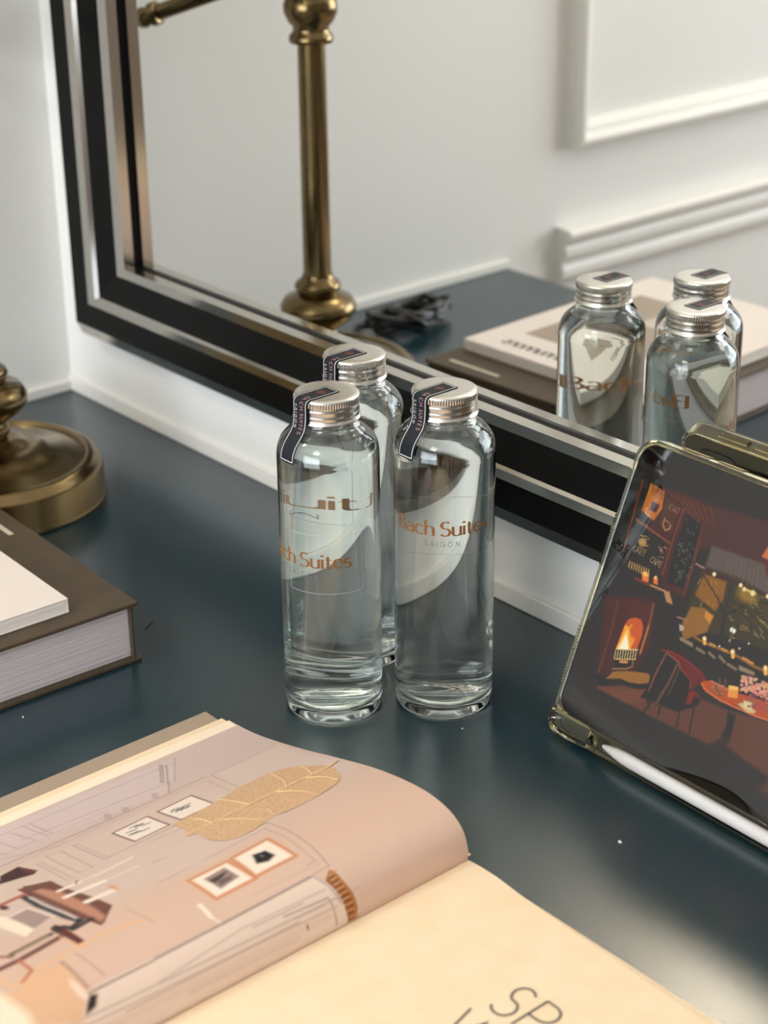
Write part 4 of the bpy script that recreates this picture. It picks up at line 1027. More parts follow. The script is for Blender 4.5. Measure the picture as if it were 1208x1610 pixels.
DARK_INK = material('dark_ink', srgb(60, 56, 54), 0.6)
DEVICE = material('space_grey_metal', (0.05, 0.05, 0.055, 1), 0.35, 1.0)
SCREEN_BLACK = material('black_screen_glass', (0.003, 0.003, 0.003, 1), 0.03, spec=0.6)
PICTURE = printed_material('lit_screen_picture', 0.03, emission=1.0, spec=0.6)
AMBER = material('yellowed_clear_case', (0.90, 0.84, 0.60, 1), 0.06, Transmission_Weight=1.0, IOR=1.46)
AMBER_DARK = material('olive_case_back', (0.055, 0.05, 0.02, 1), 0.15)
STYLUS = material('white_stylus_plastic', srgb(204, 200, 198), 0.4)
STYLUS_TIP = material('stylus_tip_grey', srgb(205, 200, 196), 0.4)
RUBBER = material('black_cable_rubber', (0.006, 0.006, 0.007, 1), 0.35)
FILL_GLOW = material('added_fill_glow', (0.9, 0.88, 0.84, 1), 0.4, Emission_Color=FILL_COLOR, Emission_Strength=FILL_POWER)  # glow of the added globe that brightens the desk
WOOD = material('brown_wood_floor', srgb(120, 88, 60), 0.4, noise=(6, srgb(104, 74, 48), srgb(134, 100, 70)))
CRUMB = material('white_crumb', srgb(235, 232, 226), 0.7)
PAGE_PRINT_MAT = printed_material('printed_page', 0.42, spec=0.35)

# ------------------------------------------------------------------ the setting
structure(box('floor', -0.1, ROOM_X + .1, ROOM_Y - .1, 0.1, FLOOR_Z - .05, FLOOR_Z, WOOD))
structure(box('ceiling', -0.1, ROOM_X + .1, ROOM_Y - .1, 0.1, CEIL_Z, CEIL_Z + .05, WALL))
structure(box('wall_left', -0.1, 0, ROOM_Y - .1, 0.1, FLOOR_Z, CEIL_Z, WALL))
structure(box('wall_back', 0, ROOM_X, 0, 0.1, FLOOR_Z, CEIL_Z, WALL))
structure(box('wall_right', ROOM_X, ROOM_X + .1, ROOM_Y - .1, 0.1, FLOOR_Z, CEIL_Z, DARK_WALL))
bm = bmesh.new()                                         # front wall with a window opening
WX0, WX1, WZ0, WZ1 = 0.25, 2.65, -0.10, 1.60
add_box(bm, 0, WX0, ROOM_Y - .1, ROOM_Y, FLOOR_Z, CEIL_Z); add_box(bm, WX1, ROOM_X, ROOM_Y - .1, ROOM_Y, FLOOR_Z, CEIL_Z)
add_box(bm, WX0, WX1, ROOM_Y - .1, ROOM_Y, FLOOR_Z, WZ0); add_box(bm, WX0, WX1, ROOM_Y - .1, ROOM_Y, WZ1, CEIL_Z)
structure(from_bm('wall_front', bm, DARK_WALL))
bm = bmesh.new()
for x in (WX0, (WX0 + WX1) / 2 - .025, WX1 - .05): add_box(bm, x, x + .05, ROOM_Y - .05, ROOM_Y - .0, WZ0, WZ1)
for z in (WZ0, 0.72, WZ1 - .05): add_box(bm, WX0, WX1, ROOM_Y - .045, ROOM_Y - .005, z, z + .05)
structure(from_bm('window_1', bm, TRIM))

# wall trim along the desk
structure(box('trim_1', 0.0, 1.95, -0.004, 0.0, 0.0, 0.0145, TRIM, bevel=.0012))
structure(box('trim_2', 0.0, 0.005, -0.595, -0.004, 0.0, 0.010, TRIM, bevel=.0012))
# chair rail beyond the desk, three soft ridges
rail = [(0, -.032), (.010, -.032), (.014, -.026), (.014, -.018), (.011, -.012), (.012, -.006), (.018, -.001), (.018, .007), (.015, .012), (.019, .017), (.024, .021), (.025, .027), (.021, .031), (0, .033)]
bm = bmesh.new(); add_prism(bm, rail, -3.39, -0.674, 'xz')
structure(from_bm('trim_3', bm, TRIM))
# raised picture-frame moulding on the left wall
def frame_moulding(name, y0, y1, z0, z1):
    prof = [(0, 0), (.012, 0), (.019, .003), (.020, .008), (.016, .013), (.013, .015), (.012, .021), (.006, .026), (0, .027)]
    vs, fs = [], []
    for w in prof:
        h, d = w
        for (y, z) in ((y0 - d, z0 + d), (y1 + d, z0 + d), (y1 + d, z1 - d), (y0 - d, z1 - d)):
            vs.append((h, y, z))
    for i in range(len(prof) - 1):
        for k in range(4):
            a, b = i * 4 + k, i * 4 + (k + 1) % 4
            fs.append((a, b, b + 4, a + 4))
    return structure(link(name, mesh_of(name, vs, fs), TRIM))
frame_moulding('trim_4', -0.688, -1.75, 0.1235, 1.55)
frame_moulding('trim_5', -1.95, -3.0, 0.1235, 1.55)
# flat ceiling lamp housing
lampc = thing('ceiling_lamp', 'flat square ceiling lamp with a white rim, in the middle of the room', 'lamp', (LAMP_X, LAMP_Y, CEIL_Z))
bm = bmesh.new()
for a in ((-.38, -.335), (.335, .38)):
    add_box(bm, a[0], a[1], -.38, .38, -.03, 0); add_box(bm, -.335, .335, a[0], a[1], -.03, 0)
from_bm('rim', bm, TRIM, lampc)

# unseen globe sconce, added to throw a bright zone on the desk front
sconce = thing('added_fill_sconce', 'added glowing globe sconce, out of view on the left wall, brightening the desk', 'lamp', (0, FILL_SCONCE[1], FILL_SCONCE[2]))
lathe('fill_globe', [(0, -.09)] + [(.09 * math.cos(R(a)), .09 * math.sin(R(a))) for a in range(-80, 81, 10)] + [(0, .09)], FILL_GLOW, sconce, 40).location = (FILL_SCONCE[0], 0, 0)
bm = bmesh.new(); add_tube(bm, [(.0005, 0, -.13), (.012, 0, -.13)], .05, 32)
from_bm('fill_plate', bm, BRASS, sconce, True, 40)
bm = bmesh.new(); add_tube(bm, catmull([(.012, 0, -.13), (.06, 0, -.15), (.11, 0, -.14), (FILL_SCONCE[0], 0, -.105), (FILL_SCONCE[0], 0, -.085)], 5), .008, 14)
from_bm('fill_arm', bm, BRASS, sconce, True, 40)

# ------------------------------------------------------------------ desk
desk = thing('desk', 'teal lacquered corner desk with a smooth semi gloss top', 'desk', (0, 0, 0))
box('desk_top', 0.0005, 1.95, -0.595, -0.0005, -0.035, 0, TEAL, desk, bevel=.0015)
for x in (0.02, 1.45):
    box('pedestal', x, x + .42, -0.57, -0.02, FLOOR_Z + .001, -0.035, TEAL, desk, bevel=.002)

# ------------------------------------------------------------------ mirror
mir = thing('wall_mirror', 'large wall mirror in a stepped black frame with chrome strips', 'mirror', (0.9, 0, 0.08))
FY = [-.018, -.025, -.0243, -.0283, -.0290, -.0265, -.0235, -.0252, -.0151, -.0104]
FX = [.0575, .0602, .0865, .0885, .1010, .1049, .1317, .1470, .1468, .1464]
FZ = [.0742, .0867, .1092, .1104, .1178, .1198, .1447, .1538, .1541, .1547]
MX, MZ = 1.76, 1.25
def frame_strip(name, ids, mat):
    vs, fs = [], []
    for i in ids:
        x0, z0, y = FX[i], FZ[i], FY[i]
        x1, z1 = MX - (x0 - FX[0]), MZ - (z0 - FZ[0])
        vs += [(x0, y, z0), (x1, y, z0), (x1, y, z1), (x0, y, z1)]
    for j in range(len(ids) - 1):
        for k in range(4):
            a, b = j * 4 + k, j * 4 + (k + 1) % 4
            fs.append((a, b, b + 4, a + 4))
    o = link(name, mesh_of(name, [Vector(v) - Vector((0.9, 0, 0.08)) for v in vs], fs), mat, mir)
    return o
bm = bmesh.new()                                         # backing rail that carries the frame off the wall
for (x0, x1, z0, z1) in ((FX[0], MX, FZ[0], FZ[0] + .05), (FX[0], MX, MZ - .05, MZ), (FX[0], FX[0] + .05, FZ[0] + .05, MZ - .05), (MX - .05, MX, FZ[0] + .05, MZ - .05)):
    add_box(bm, x0 - .9, x1 - .9, -.0095, -.0005, z0 - .08, z1 - .08)
from_bm('backing_rail', bm, BLACK, mir)
vs, fs = [], []
for y in (-.0095, FY[0]):
    vs += [(FX[0] - .9, y, FZ[0] - .08), (MX - .9, y, FZ[0] - .08), (MX - .9, y, MZ - .08), (FX[0] - .9, y, MZ - .08)]
for k in range(4): fs.append((k, (k + 1) % 4, 4 + (k + 1) % 4, 4 + k))
link('side_return', mesh_of('side_return', vs, fs), BLACK, mir)
frame_strip('outer_chrome_edge', (0, 1), CHROME)
frame_strip('outer_black_band', (1, 2), BLACK)
frame_strip('chrome_bead', (2, 3, 4, 5), CHROME)
frame_strip('inner_black_band', (5, 6), BLACK)
frame_strip('chrome_ridge', (6, 7, 8), CHROME)
frame_strip('black_recess', (8, 9), BLACK)
x0, z0 = FX[9], FZ[9]; x1, z1 = MX - (x0 - FX[0]), MZ - (z0 - FZ[0])
link('mirror_glass', mesh_of('mirror_glass', [(x0 - .9, FY[9], z0 - .08), (x1 - .9, FY[9], z0 - .08), (x1 - .9, FY[9], z1 - .08), (x0 - .9, FY[9], z1 - .08)], [(0, 1, 2, 3)]), SILVERED, mir)

# ------------------------------------------------------------------ glass bottles
BR, CAPR = 0.0317, 0.0200
OUT = [(0, .0022), (.016, .0018), (.0255, .0003), (.0285, 0), (.0302, .0009), (.0312, .0032), (.0317, .0075), (.0317, .1765)]
OUT += [tuple(p) for p in catmull([(.0317, .1765), (.0311, .1815), (.0293, .1862), (.0262, .1902), (.0228, .1932), (.0202, .1953), (.0190, .1970)], 4)[1:]]
OUT += [(.0193, .1978), (.0193, .1992), (.0184, .1998), (.0184, .2140)]
INN = [(.0160, .2140), (.0160, .1965), (.0175, .1942), (.0205, .1915), (.0240, .1880), (.0270, .1838), (.0286, .1790), (.0290, .1740), (.0290, .0140), (.0280, .0105), (.0255, .0085), (.0150, .0078), (0, .0082)]
WAT = [(0, .0080), (.0150, .0076), (.0256, .0083), (.0282, .0104), (.0293, .0140), (.0293, .1745), (.0289, .1795), (.0273, .1842), (.0243, .1883), (.0225, .1900), (.0200, .1897), (0, .1896)]
def cap_mesh():
    n = 240; vs, fs = [], []
    prof = [(0, .2160, 0), (.0150, .2160, 0), (.0188, .2159, 0), (.0197, .2154, 0), (.0200, .2147, 0), (.0200, .2143, 1), (.0200, .2116, 1), (.0199, .2111, 0), (.0197, .2104, 0), (.0201, .2092, 0), (.0201, .2083, 0), (.0196, .2070, 0), (.0201, .2052, 0), (.0201, .2044, 0), (.0197, .2033, 0), (.0200, .2022, 0), (.0208, .2014, 0), (.0209, .2008, 0), (.0204, .2004, 0), (.0190, .2004, 0)]
    rings = []
    for r, z, kn in prof:
        if r == 0: rings.append([len(vs)]); vs.append((0, 0, z)); continue
        rings.append(list(range(len(vs), len(vs) + n)))
        for k in range(n):
            rr = r + (.00028 if (k % 3 == 0) else -.00012) * kn
            vs.append((rr * math.cos(2 * math.pi * k / n), rr * math.sin(2 * math.pi * k / n), z))
    for a, b in zip(rings[:-1], rings[1:]):
        for k in range(n):
            k2 = (k + 1) % n
            fs.append((a[0], b[k], b[k2]) if len(a) == 1 else (a[k], b[k], b[k2], a[k2]))
    return mesh_of('screw_cap', vs, fs)

# seal strip: from the middle of the cap over its edge, down to the shoulder on the -y side
SEAL_HALF = .0068
_path = [(.0203, .2150), (.0206, .2128), (.0206, .2080), (.0209, .2035), (.0213, .2005), (.0226, .1966), (.0258, .1925), (.0288, .1888), (.0309, .1846), (.0317, .1806), (.0320, .1785)]
_side = catmull(_path, 6)
_slen = np.concatenate([[0], np.cumsum(np.linalg.norm(np.diff(_side, axis=0), axis=1))])
TOP_LEN = .0255
SEAL_LEN = TOP_LEN + _slen[-1]
def seal_point(s, w, lift=0.0):
    """s runs from the tip on the cap to the lower end, w across (plus is +x)."""
    if s <= TOP_LEN:
        f = s / TOP_LEN
        y_edge = -math.sqrt(.0201 ** 2 - .35 * w * w)
        y0 = .0052
        return (w, y0 + (y_edge - y0) * f, .21625 + lift - .0008 * max(0, f - .92) / .08)
    d = s - TOP_LEN
    r = float(np.interp(d, _slen, _side[:, 0])); z = float(np.interp(d, _slen, _side[:, 1]))
    return (w, -math.sqrt((r + .0004 + lift) ** 2 - .35 * w * w), z)
def seal_grid(name, s0, s1, w0, w1, lift, ns, nw, mat, parent):
    vs = [seal_point(s0 + (s1 - s0) * i / ns, w0 + (w1 - w0) * j / nw, lift) for i in range(ns + 1) for j in range(nw + 1)]
    fs = [(i * (nw + 1) + j, i * (nw + 1) + j + 1, (i + 1) * (nw + 1) + j + 1, (i + 1) * (nw + 1) + j) for i in range(ns) for j in range(nw)]
    return vs, fs
def build_bottle(name, label):
    b = thing(name, label, 'bottle', group='glass water bottles on the desk')
    lathe('glass_body', OUT + INN, GLASS, b, 96, closed=False, angle=60)
    lathe('water', WAT, WATER, b, 96, angle=50)
    link('screw_cap', cap_mesh(), ALU, b, True, 40)
    vs, fs = seal_grid('seal_label', 0, SEAL_LEN, -SEAL_HALF, SEAL_HALF, 0, 64, 8, NAVY, b)
    seal = link('seal_label', mesh_of('seal_label', vs, fs), NAVY, b, True, 180)
    allv, allf = [], []
    e, t = .0011, .00042
    for (s0, s1, w0, w1, ns, nw) in ((e, SEAL_LEN - e, SEAL_HALF - e - t, SEAL_HALF - e, 70, 1), (e, SEAL_LEN - e, -SEAL_HALF + e, -SEAL_HALF + e + t, 70, 1),
                                    (e, e + t, -SEAL_HALF + e, SEAL_HALF - e, 1, 8), (SEAL_LEN - e - t, SEAL_LEN - e, -SEAL_HALF + e, SEAL_HALF - e, 1, 8)):
        v, f = seal_grid('', s0, s1, w0, w1, .00012, ns, nw, None, None)
        allf += [tuple(i + len(allv) for i in q) for q in f]; allv += v
    link('seal_border', mesh_of('seal_border', allv, allf), SEAL_WHITE, seal)
    letters('seal_name', 'BACH SUITES', lambda x, y: seal_point(.0330 + x, .0005 + y, .00014), ROSE, seal, .07, .12, .34, .0029)
    letters('seal_city', 'SAIGON', lambda x, y: seal_point(.0355 + x, -.0044 + y, .00014), SEAL_WHITE, seal, .09, .10, .66, .0021)
    ev, ef = [], []                                      # round copper emblem
    for strokes in ([arc(0, 0, 1, 1, 0, 360, 28)], [arc(-.3, .1, .34, .5, 0, 360, 16)], [arc(.3, .1, .34, .5, 0, 360, 16)], [arc(0, -.3, .5, .36, 0, 360, 16)], [[(-.5, -.7), (.5, .7)], [(.5, -.7), (-.5, .7)]]):
        v, f = stroke_quads(strokes, .16, .16, .2)
        ef += [tuple(i + len(ev) for i in q) for q in f]; ev += [seal_point(.0095 + p[0] * .0027, p[1] * .0027, .00013) for p in v]
    link('seal_emblem', mesh_of('seal_emblem', ev, ef), COPPER_RED, seal)
    # printed name: local angle 0 is where the print faces; turned per bottle
    def wrap(z0):
        return lambda x, y: ((BR + .00012) * math.cos(x / BR), (BR + .00012) * math.sin(x / BR), z0 + y)
    nm = letters('printed_name', 'Bach Suites', lambda x, y: wrap(.1310)(x * 1.25, y), COPPER, b, .055, .15, .11, .0094, step=.06)
    letters('printed_city', 'SAIGON', wrap(.1238), GREY_INK, b, .085, .095, .62, .0032, step=.08)
    bv, bf = [], []
    for st in ([(-.0245, .1005), (.0245, .1005), (.0245, .1400), (-.0245, .1400), (-.0245, .1005)],):
        v, f = stroke_quads([st], .0002, .0002, .002)
        bv += [((BR + .0001) * math.cos(p[0] / BR), (BR + .0001) * math.sin(p[0] / BR), p[1]) for p in v]; bf += f
    link('printed_border', mesh_of('printed_border', bv, bf), PALE_INK, b)
    return b
def copy_tree(o, parent=None):
    c = o.copy(); COL.objects.link(c)
    if parent is not None:
        c.parent = parent
    for ch in list(o.children): copy_tree(ch, c)
    return c
def set_print(b, angle, dz, border_angle, border_dz):
    for ch in b.children:
        s = ch.name.split('.')[0]
        if s in ('printed_name', 'printed_city'): ch.rotation_euler.z = R(angle); ch.location.z = dz
        if s == 'printed_border': ch.rotation_euler.z = R(border_angle); ch.location.z = border_dz
proto = build_bottle('water_bottle', '')
bottles = [proto, copy_tree(proto), copy_tree(proto)]
for b, (x, y), lab, (a, dz, ba, bz) in zip(bottles, ((.6170, -.1840), (.6600, -.1266), (.5748, -.1268)), (
        'clear glass water bottle standing nearest the open book, its printed name low and turned left',
        'clear glass water bottle standing nearest the tablet, copper name printed across its front',
        'clear glass water bottle at the back, half hidden behind the other two, nearest the mirror'),
        ((-73, -.0190, -46, -.0060), (-45, 0, 135, -.004), (-98, -.006, 128, -.006))):
    b.location = (x, y, 0); b['label'] = lab
    set_print(b, a, dz, ba, bz)

# ------------------------------------------------------------------ brass desk lamp
lamp = thing('desk_lamp', 'aged brass desk lamp with a heavy round base at the desk corner', 'lamp', (.174, -.183, 0))
lathe('lamp_base', [(0, 0), (.0915, 0), (.0925, .002), (.0915, .004), (.0905, .027), (.0890, .0302), (.0855, .0315), (.0845, .0338), (.0815, .0355), (.0780, .0352), (.0765, .0330), (.0730, .0335), (.0620, .0372), (.0480, .0405), (.0440, .0440), (.0360, .0448), (.0280, .0475), (.0215, .052), (0, .052)], BRASS, lamp, 96, angle=50)
lathe('lower_knob', [(0, .052), (.0150, .052), (.0180, .056), (.0185, .061), (.0160, .065), (.0200, .069), (.0290, .0755), (.0345, .083), (.0350, .089), (.0310, .0955), (.0225, .099), (.0180, .101), (.0200, .103), (.0215, .107), (.0195, .111), (.0150, .114), (.0138, .118), (0, .118)], BRASS, lamp, 64, angle=60)
lathe('column', [(0, .117), (.0128, .117), (.0122, .324), (0, .324)], BRASS, lamp, 48)
lathe('upper_knob', [(0, .324), (.0185, .3245), (.0197, .327), (.0188, .331), (.0160, .334), (.0158, .338), (.0200, .3425), (.0233, .350), (.0235, .357), (.0205, .365), (.0155, .370), (.0150, .378), (.0185, .384), (.0185, .392), (.0120, .398), (0, .398)], BRASS, lamp, 64, angle=60)
lathe('upper_column', [(0, .397), (.0095, .397), (.0090, .560), (0, .560)], BRASS, lamp, 40)
bm = bmesh.new()                                         # arm that droops from the column towards the mirror
A0, A1 = Vector((-.006, .004, .391)), Vector((-.1290, .0805, .3405))
add_tube(bm, [A0.lerp(A1, t) for t in (0, .3, .6, 1)], .0072, 16)
from_bm('lamp_arm', bm, BRASS, lamp, True, 40)
bm = bmesh.new(); d = (A1 - A0).normalized()
add_tube(bm, [A1 + d * k for k in (-.012, -.011, -.004, -.003, .001, .004, .009, .013, .015)], [.008, .0105, .0105, .0075, .0085, .0095, .0080, .0045, .001], 16)
from_bm('arm_finial', bm, BRASS, lamp, True, 50)
SHADE = material('cream_lamp_shade', srgb(222, 212, 190), 0.8)
lathe('lamp_shade', [(.150, .545), (.085, .720), (.0835, .720), (.1485, .545)], SHADE, lamp, 64, closed=True)

# power cable coiled on the desk behind the lamp
cord = bmesh.new()
CX, CY = .083, -.372
def loops(n, ax, ay, ph, h0):
    return [(CX + ax * math.cos(2 * math.pi * t / 24 + ph) * (1 + .08 * math.sin(t * 1.7)), CY + ay * math.sin(2 * math.pi * t / 24 + ph) * (1 + .1 * math.cos(t * 1.3)), .0055 + h0 * (t / (24 * n)) + .004 * (1 + math.sin(t * .9))) for t in range(24 * n)]
pts = [(.10, -.285, .0042), (.072, -.305, .0042), (.055, -.330, .0045)] + loops(4, .020, .050, 2.2, .012) + [(.07, -.345, .016), (.055, -.400, .012)]
add_tube(cord, catmull(pts, 3), .0036, 8)
add_tube(cord, catmull([(.060, -.365, .010), (.085, -.352, .022), (.112, -.362, .016), (.104, -.378, .006), (.070, -.376, .008), (.060, -.366, .014), (.088, -.356, .024), (.108, -.366, .012)], 6), .0036, 8)
tag(from_bm('power_cable', cord, RUBBER, None, True, 60), 'black power cable coiled in a loose bundle behind the brass lamp', 'cable')

# ------------------------------------------------------------------ brown hardback and white paperback
def hardback():
    L, D, H = .2290, .290, .0448
    bk = thing('brown_book', 'thick brown clothbound book lying under the white book', 'book', (.4870, -.2468, 0), (0, 0, -.040))
    # local x runs back from the right end (negative), local y negative runs toward the desk front
    box('lower_cover', -L, 0, -D, 0, 0, .0032, BROWN, bk, bevel=.0009)
    box('upper_cover', -L, 0, -D, 0, H - .0032, H, BROWN, bk, bevel=.0009)
    bm = bmesh.new()
    add_prism(bm, [(-.0036, .0032), (-.0044, .008), (-.0046, H / 2), (-.0044, H - .008), (-.0036, H - .0032), (-.0060, H - .0032), (-.0060, .0032)], -L + .0005, -.0005, 'yz')
    from_bm('spine', bm, BROWN, bk, True, 50)
    rnd = random.Random(7)
    bm = bmesh.new(); z = .0033; k = 0
    while z < H - .0034:
        t = min(rnd.choice((.0004, .0005, .0007, .0010)), H - .0033 - z); ins = rnd.random() * .0006
        add_box(bm, -L + .004, -.0045 - ins, -D + .004, -.0061, z, z + t * .86); z += t
    o = from_bm('page_block', bm, material('book_edge_paper', srgb(214, 206, 208), .65), bk); o['kind'] = 'stuff'
    box('end_sheet', -L + .004, -.0042, -D + .004, -.0061, H - .0052, H - .0034, material('blue_grey_end_sheet', srgb(168, 178, 190), .6), bk)
    bv, bf = [], []
    bm = bmesh.new(); add_box(bm, -.2110, -.1500, -.0175, -.0135, H, H + .00008)
    from_bm('printed_title_bar', bm, material('pale_foil', srgb(206, 196, 178), .4), bk)
    return bk
hardback()
def paperback():
    L, D, Z, T = .2070, .270, .0450, .0105
    bk = thing('white_book', 'thin white softcover book on top of the brown book', 'book', (.4700, -.2900, Z), (0, 0, -.036))
    box('front_cover', -L, 0, -D, 0, T - .0011, T, COVER_PAPER, bk, bevel=.0003)
    box('back_cover', -L, 0, -D, 0, 0, .0011, COVER_PAPER, bk, bevel=.0003)
    box('spine', -L, -.0004, -.0012, 0, .0011, T - .0011, COVER_PAPER, bk)
    box('page_block', -L + .0004, -.0007, -D + .001, -.0012, .0012, T * .58, WHITE_PAPER, bk)
    box('page_block', -L + .0004, -.0003, -D + .001, -.0012, T * .60, T - .0012, WHITE_PAPER, bk)
    # printing on the cover: a line of dark lettering along the spine edge and a taupe picture
    letters('cover_lettering', 'connunnons', lambda x, y: (-L + .072 - x, -.0165 - y, T + .00008), DARK_INK, bk, .08, .15, .08, .0150)
    pic = box('cover_picture', -L + .030, -.055, -.215, -.050, T, T + .00009, material('taupe_cover_picture', srgb(166, 150, 134), .45), bk)
    box('picture_panel', -L + .048, -.100, -.130, -.070, T + .0001, T + .00016, material('grey_picture_panel', srgb(128, 118, 110), .45), pic)
    box('picture_panel', -L + .085, -.070, -.200, -.145, T + .0001, T + .00016, material('pale_picture_panel', srgb(206, 194, 182), .45), pic)
    return bk
paperback()

# ------------------------------------------------------------------ open book
PROF = [(.8150, .0115), (.8151, .0180), (.8105, .0296), (.7980, .0376), (.7760, .0402), (.7421, .0362), (.7043, .0270), (.6706, .0180), (.6317, .0095), (.6048, .0068), (.5850, .0060)]
PC = catmull(PROF, 12)
PS = np.concatenate([[0], np.cumsum(np.linalg.norm(np.diff(PC, axis=0), axis=1))])
def page_top(x): return -.2502 - .006 * (.815 - x) / .22
def page_xz(s): return np.interp(s, PS, PC[:, 0]), np.interp(s, PS, PC[:, 1])
book = thing('open_book', 'large open picture book with one curling printed page, lying flat', 'book', (.815, -.40, 0))
OB = Vector((.815, -.40, 0))
PAGE_H, PAGE_W = .315, .2365
NU, NV = 580, 500
U = np.linspace(0, PAGE_W, NU); V = np.linspace(0, PAGE_H, NV)
img = np.empty((NV, NU, 3))
mix = np.clip((U - .06) / .09, 0, 1)[None, :, None]
img[:] = np.array(srgb(214, 180, 160)[:3]) * (1 - mix) + np.array(srgb(205, 178, 165)[:3]) * mix
PAGE_PRINT = [(o[0], o[1], o[2] * 1.7 + .1, tuple(int(k * .96) for k in o[3]), o[4] * 1.6) if o[0] == 'l' and max(o[3]) < 215 else o for o in PAGE_PRINT]
paint(PAGE_PRINT, U * 1000, V * 1000, img, lambda c: srgb(*c)[:3])
px, pz = page_xz(U)
co = np.empty((NV, NU, 3))
co[..., 0] = px[None, :] - OB.x; co[..., 2] = pz[None, :]
co[..., 1] = page_top(px)[None, :] - V[:, None] - OB.y
link('left_page', grid_mesh('left_page', NU, NV, co, img), PAGE_PRINT_MAT, book)
# leaves under the curling page
def leaf_stack(name, mat, off, s0, s1, ext, n=60):
    vs, fs = [], []
    for k in range(n + 1):
        s = s0 + (s1 - s0) * k / n
        x, z = page_xz(s)
        zz = max(float(z) - off, .0034)
        y0 = page_top(x) - .0004
        vs += [(x - OB.x, y0 - OB.y, zz), (x - OB.x, y0 - PAGE_H - OB.y, zz), (x - OB.x, y0 - OB.y, .0033), (x - OB.x, y0 - PAGE_H - OB.y, .0033)]
    for k in range(n):
        a = 4 * k; b = a + 4
        fs += [(a, b, b + 1, a + 1), (a + 2, a, b, b + 2), (a + 3, b + 3, b + 1, a + 1)]
    fs.append((4 * n, 4 * n + 2, 4 * n + 3, 4 * n + 1))
    return link(name, mesh_of(name, vs, fs), mat, book)
leaf_stack('left_leaves', CREAM, .0012, .012, PS[-1] - .0075, 0)
# right half: block of leaves and the cream page
bm = bmesh.new(); add_box(bm, .0006, .232, -PAGE_H + .1498, .1496, .0033, .0108)
from_bm('right_leaves', bm, CREAM, book)
nx, ny = 40, 30
cg = np.empty((ny, nx, 3))
for i in range(nx):
    f = i / (nx - 1); x = .0002 + f * .2335
    for j in range(ny):
        cg[j, i] = (x, (page_top(.815) - OB.y) - (.315) * j / (ny - 1) - .0062 * f, .0115 + .0016 * math.exp(-((f - .09) / .08) ** 2) - .0005 * math.exp(-(f / .02) ** 2))
rp = link('right_page', grid_mesh('right_page', nx, ny, cg), CREAM, book)
box('cover_board', -.2390, .2400, -PAGE_H + .140, .1425, .0003, .0033, TAUPE, book, bevel=.0005)
def on_right(dx, dy):
    return lambda x, y: (.9107 - OB.x + dx + x, -.3275 - OB.y + dy + y, .01185)
letters('page_title', 'SPACES', on_right(0, 0), INK, book, .055, .055, .16, .0255, centre=False, step=.08)
letters('page_title', 'WITH', on_right(-.004, -.0320), INK, book, .055, .055, .16, .0255, centre=False, step=.08)
# torn corner of paper at the top of the gutter
bm = bmesh.new(); add_prism(bm, [(-.001, .1494), (.0005, .1512), (.0016, .1500), (.0004, .1490)], .0150, .0153, 'xy')
from_bm('torn_scrap', bm, CREAM, book)

# dried skeleton leaf lying on the printed page
LEAF = [(139.2, 110.7), (140.1, 99.1), (144.0, 75.2), (149.0, 55.0), (149.2, 36.5), (143.3, 22.4), (131.8, 15.2), (121.8, 11.1), (107.6, 15.9), (98.7, 22.5), (95.0, 31.5), (92.7, 46.4), (92.0, 64.7), (94.4, 74.1), (92.5, 78.1), (89.4, 91.5), (90.7, 105.1), (99.4, 111.9), (113.2, 110.5), (118.0, 115.6), (126.5, 110.9)]
def page_point(s, d, lift):
    x, z = page_xz(s); x = float(x); z = float(z)
    x2, z2 = page_xz(s + .001); n = Vector((-(float(z2) - z), 0, float(x2) - x)).normalized()
    if n.z < 0: n = -n
    return Vector((x, page_top(x) - d, z)) + n * lift
LO = page_point(.120, .065, .0004)
leaf_mat = material('dry_leaf_skeleton', srgb(218, 178, 138), 0.7)
nt = leaf_mat.node_tree; pb = nt.nodes['Principled BSDF']
tc = nt.nodes.new('ShaderNodeTexCoord'); vo = nt.nodes.new('ShaderNodeTexVoronoi'); vo.feature = 'DISTANCE_TO_EDGE'; vo.inputs['Scale'].default_value = 900
rp_ = nt.nodes.new('ShaderNodeValToRGB'); rp_.color_ramp.elements[0].position = .06; rp_.color_ramp.elements[0].color = (1, 1, 1, 1); rp_.color_ramp.elements[1].position = .28; rp_.color_ramp.elements[1].color = (.62, .62, .62, 1)
nt.links.new(tc.outputs['Object'], vo.inputs['Vector']); nt.links.new(vo.outputs['Distance'], rp_.inputs['Fac']); nt.links.new(rp_.outputs['Color'], pb.inputs['Alpha'])
vein_mat = material('dry_leaf_vein', srgb(240, 206, 158), 0.7)
leaf = thing('skeleton_leaf', 'dried golden skeleton leaf lying on the printed page of the open book', 'leaf', LO)
bm = bmesh.new()
ol = catmull(LEAF + LEAF[:1], 4)[:-1]
vv = [bm.verts.new((p[0], p[1], 0)) for p in ol]
bm.faces.new(vv); bmesh.ops.triangulate(bm, faces=bm.faces[:])
for cut in range(3): bmesh.ops.subdivide_edges(bm, edges=[e for e in bm.edges if e.calc_length() > 6], cuts=1); bmesh.ops.triangulate(bm, faces=bm.faces[:])
for v in bm.verts:
    wob = .00035 + .0002 * math.sin(v.co.x * .35) * math.sin(v.co.y * .22)
    v.co = page_point(v.co.x / 1000, v.co.y / 1000, wob) - LO
from_bm('leaf_blade', bm, leaf_mat, leaf, True, 180)
def vein(name, pts, r):
    bm = bmesh.new(); add_tube(bm, [page_point(a / 1000, b / 1000, .0007) - LO for a, b in catmull(pts, 6)], [r * (1 - .5 * i / (6 * (len(pts) - 1))) for i in range(6 * (len(pts) - 1) + 1)], 6)
    return from_bm(name, bm, vein_mat, leaf, True, 180)
vein('midrib', [(123.3, 4.5), (121.2, 12.3), (120.7, 30.7), (119.5, 71.6), (117.9, 100.0), (118.4, 115.3)], .00055)
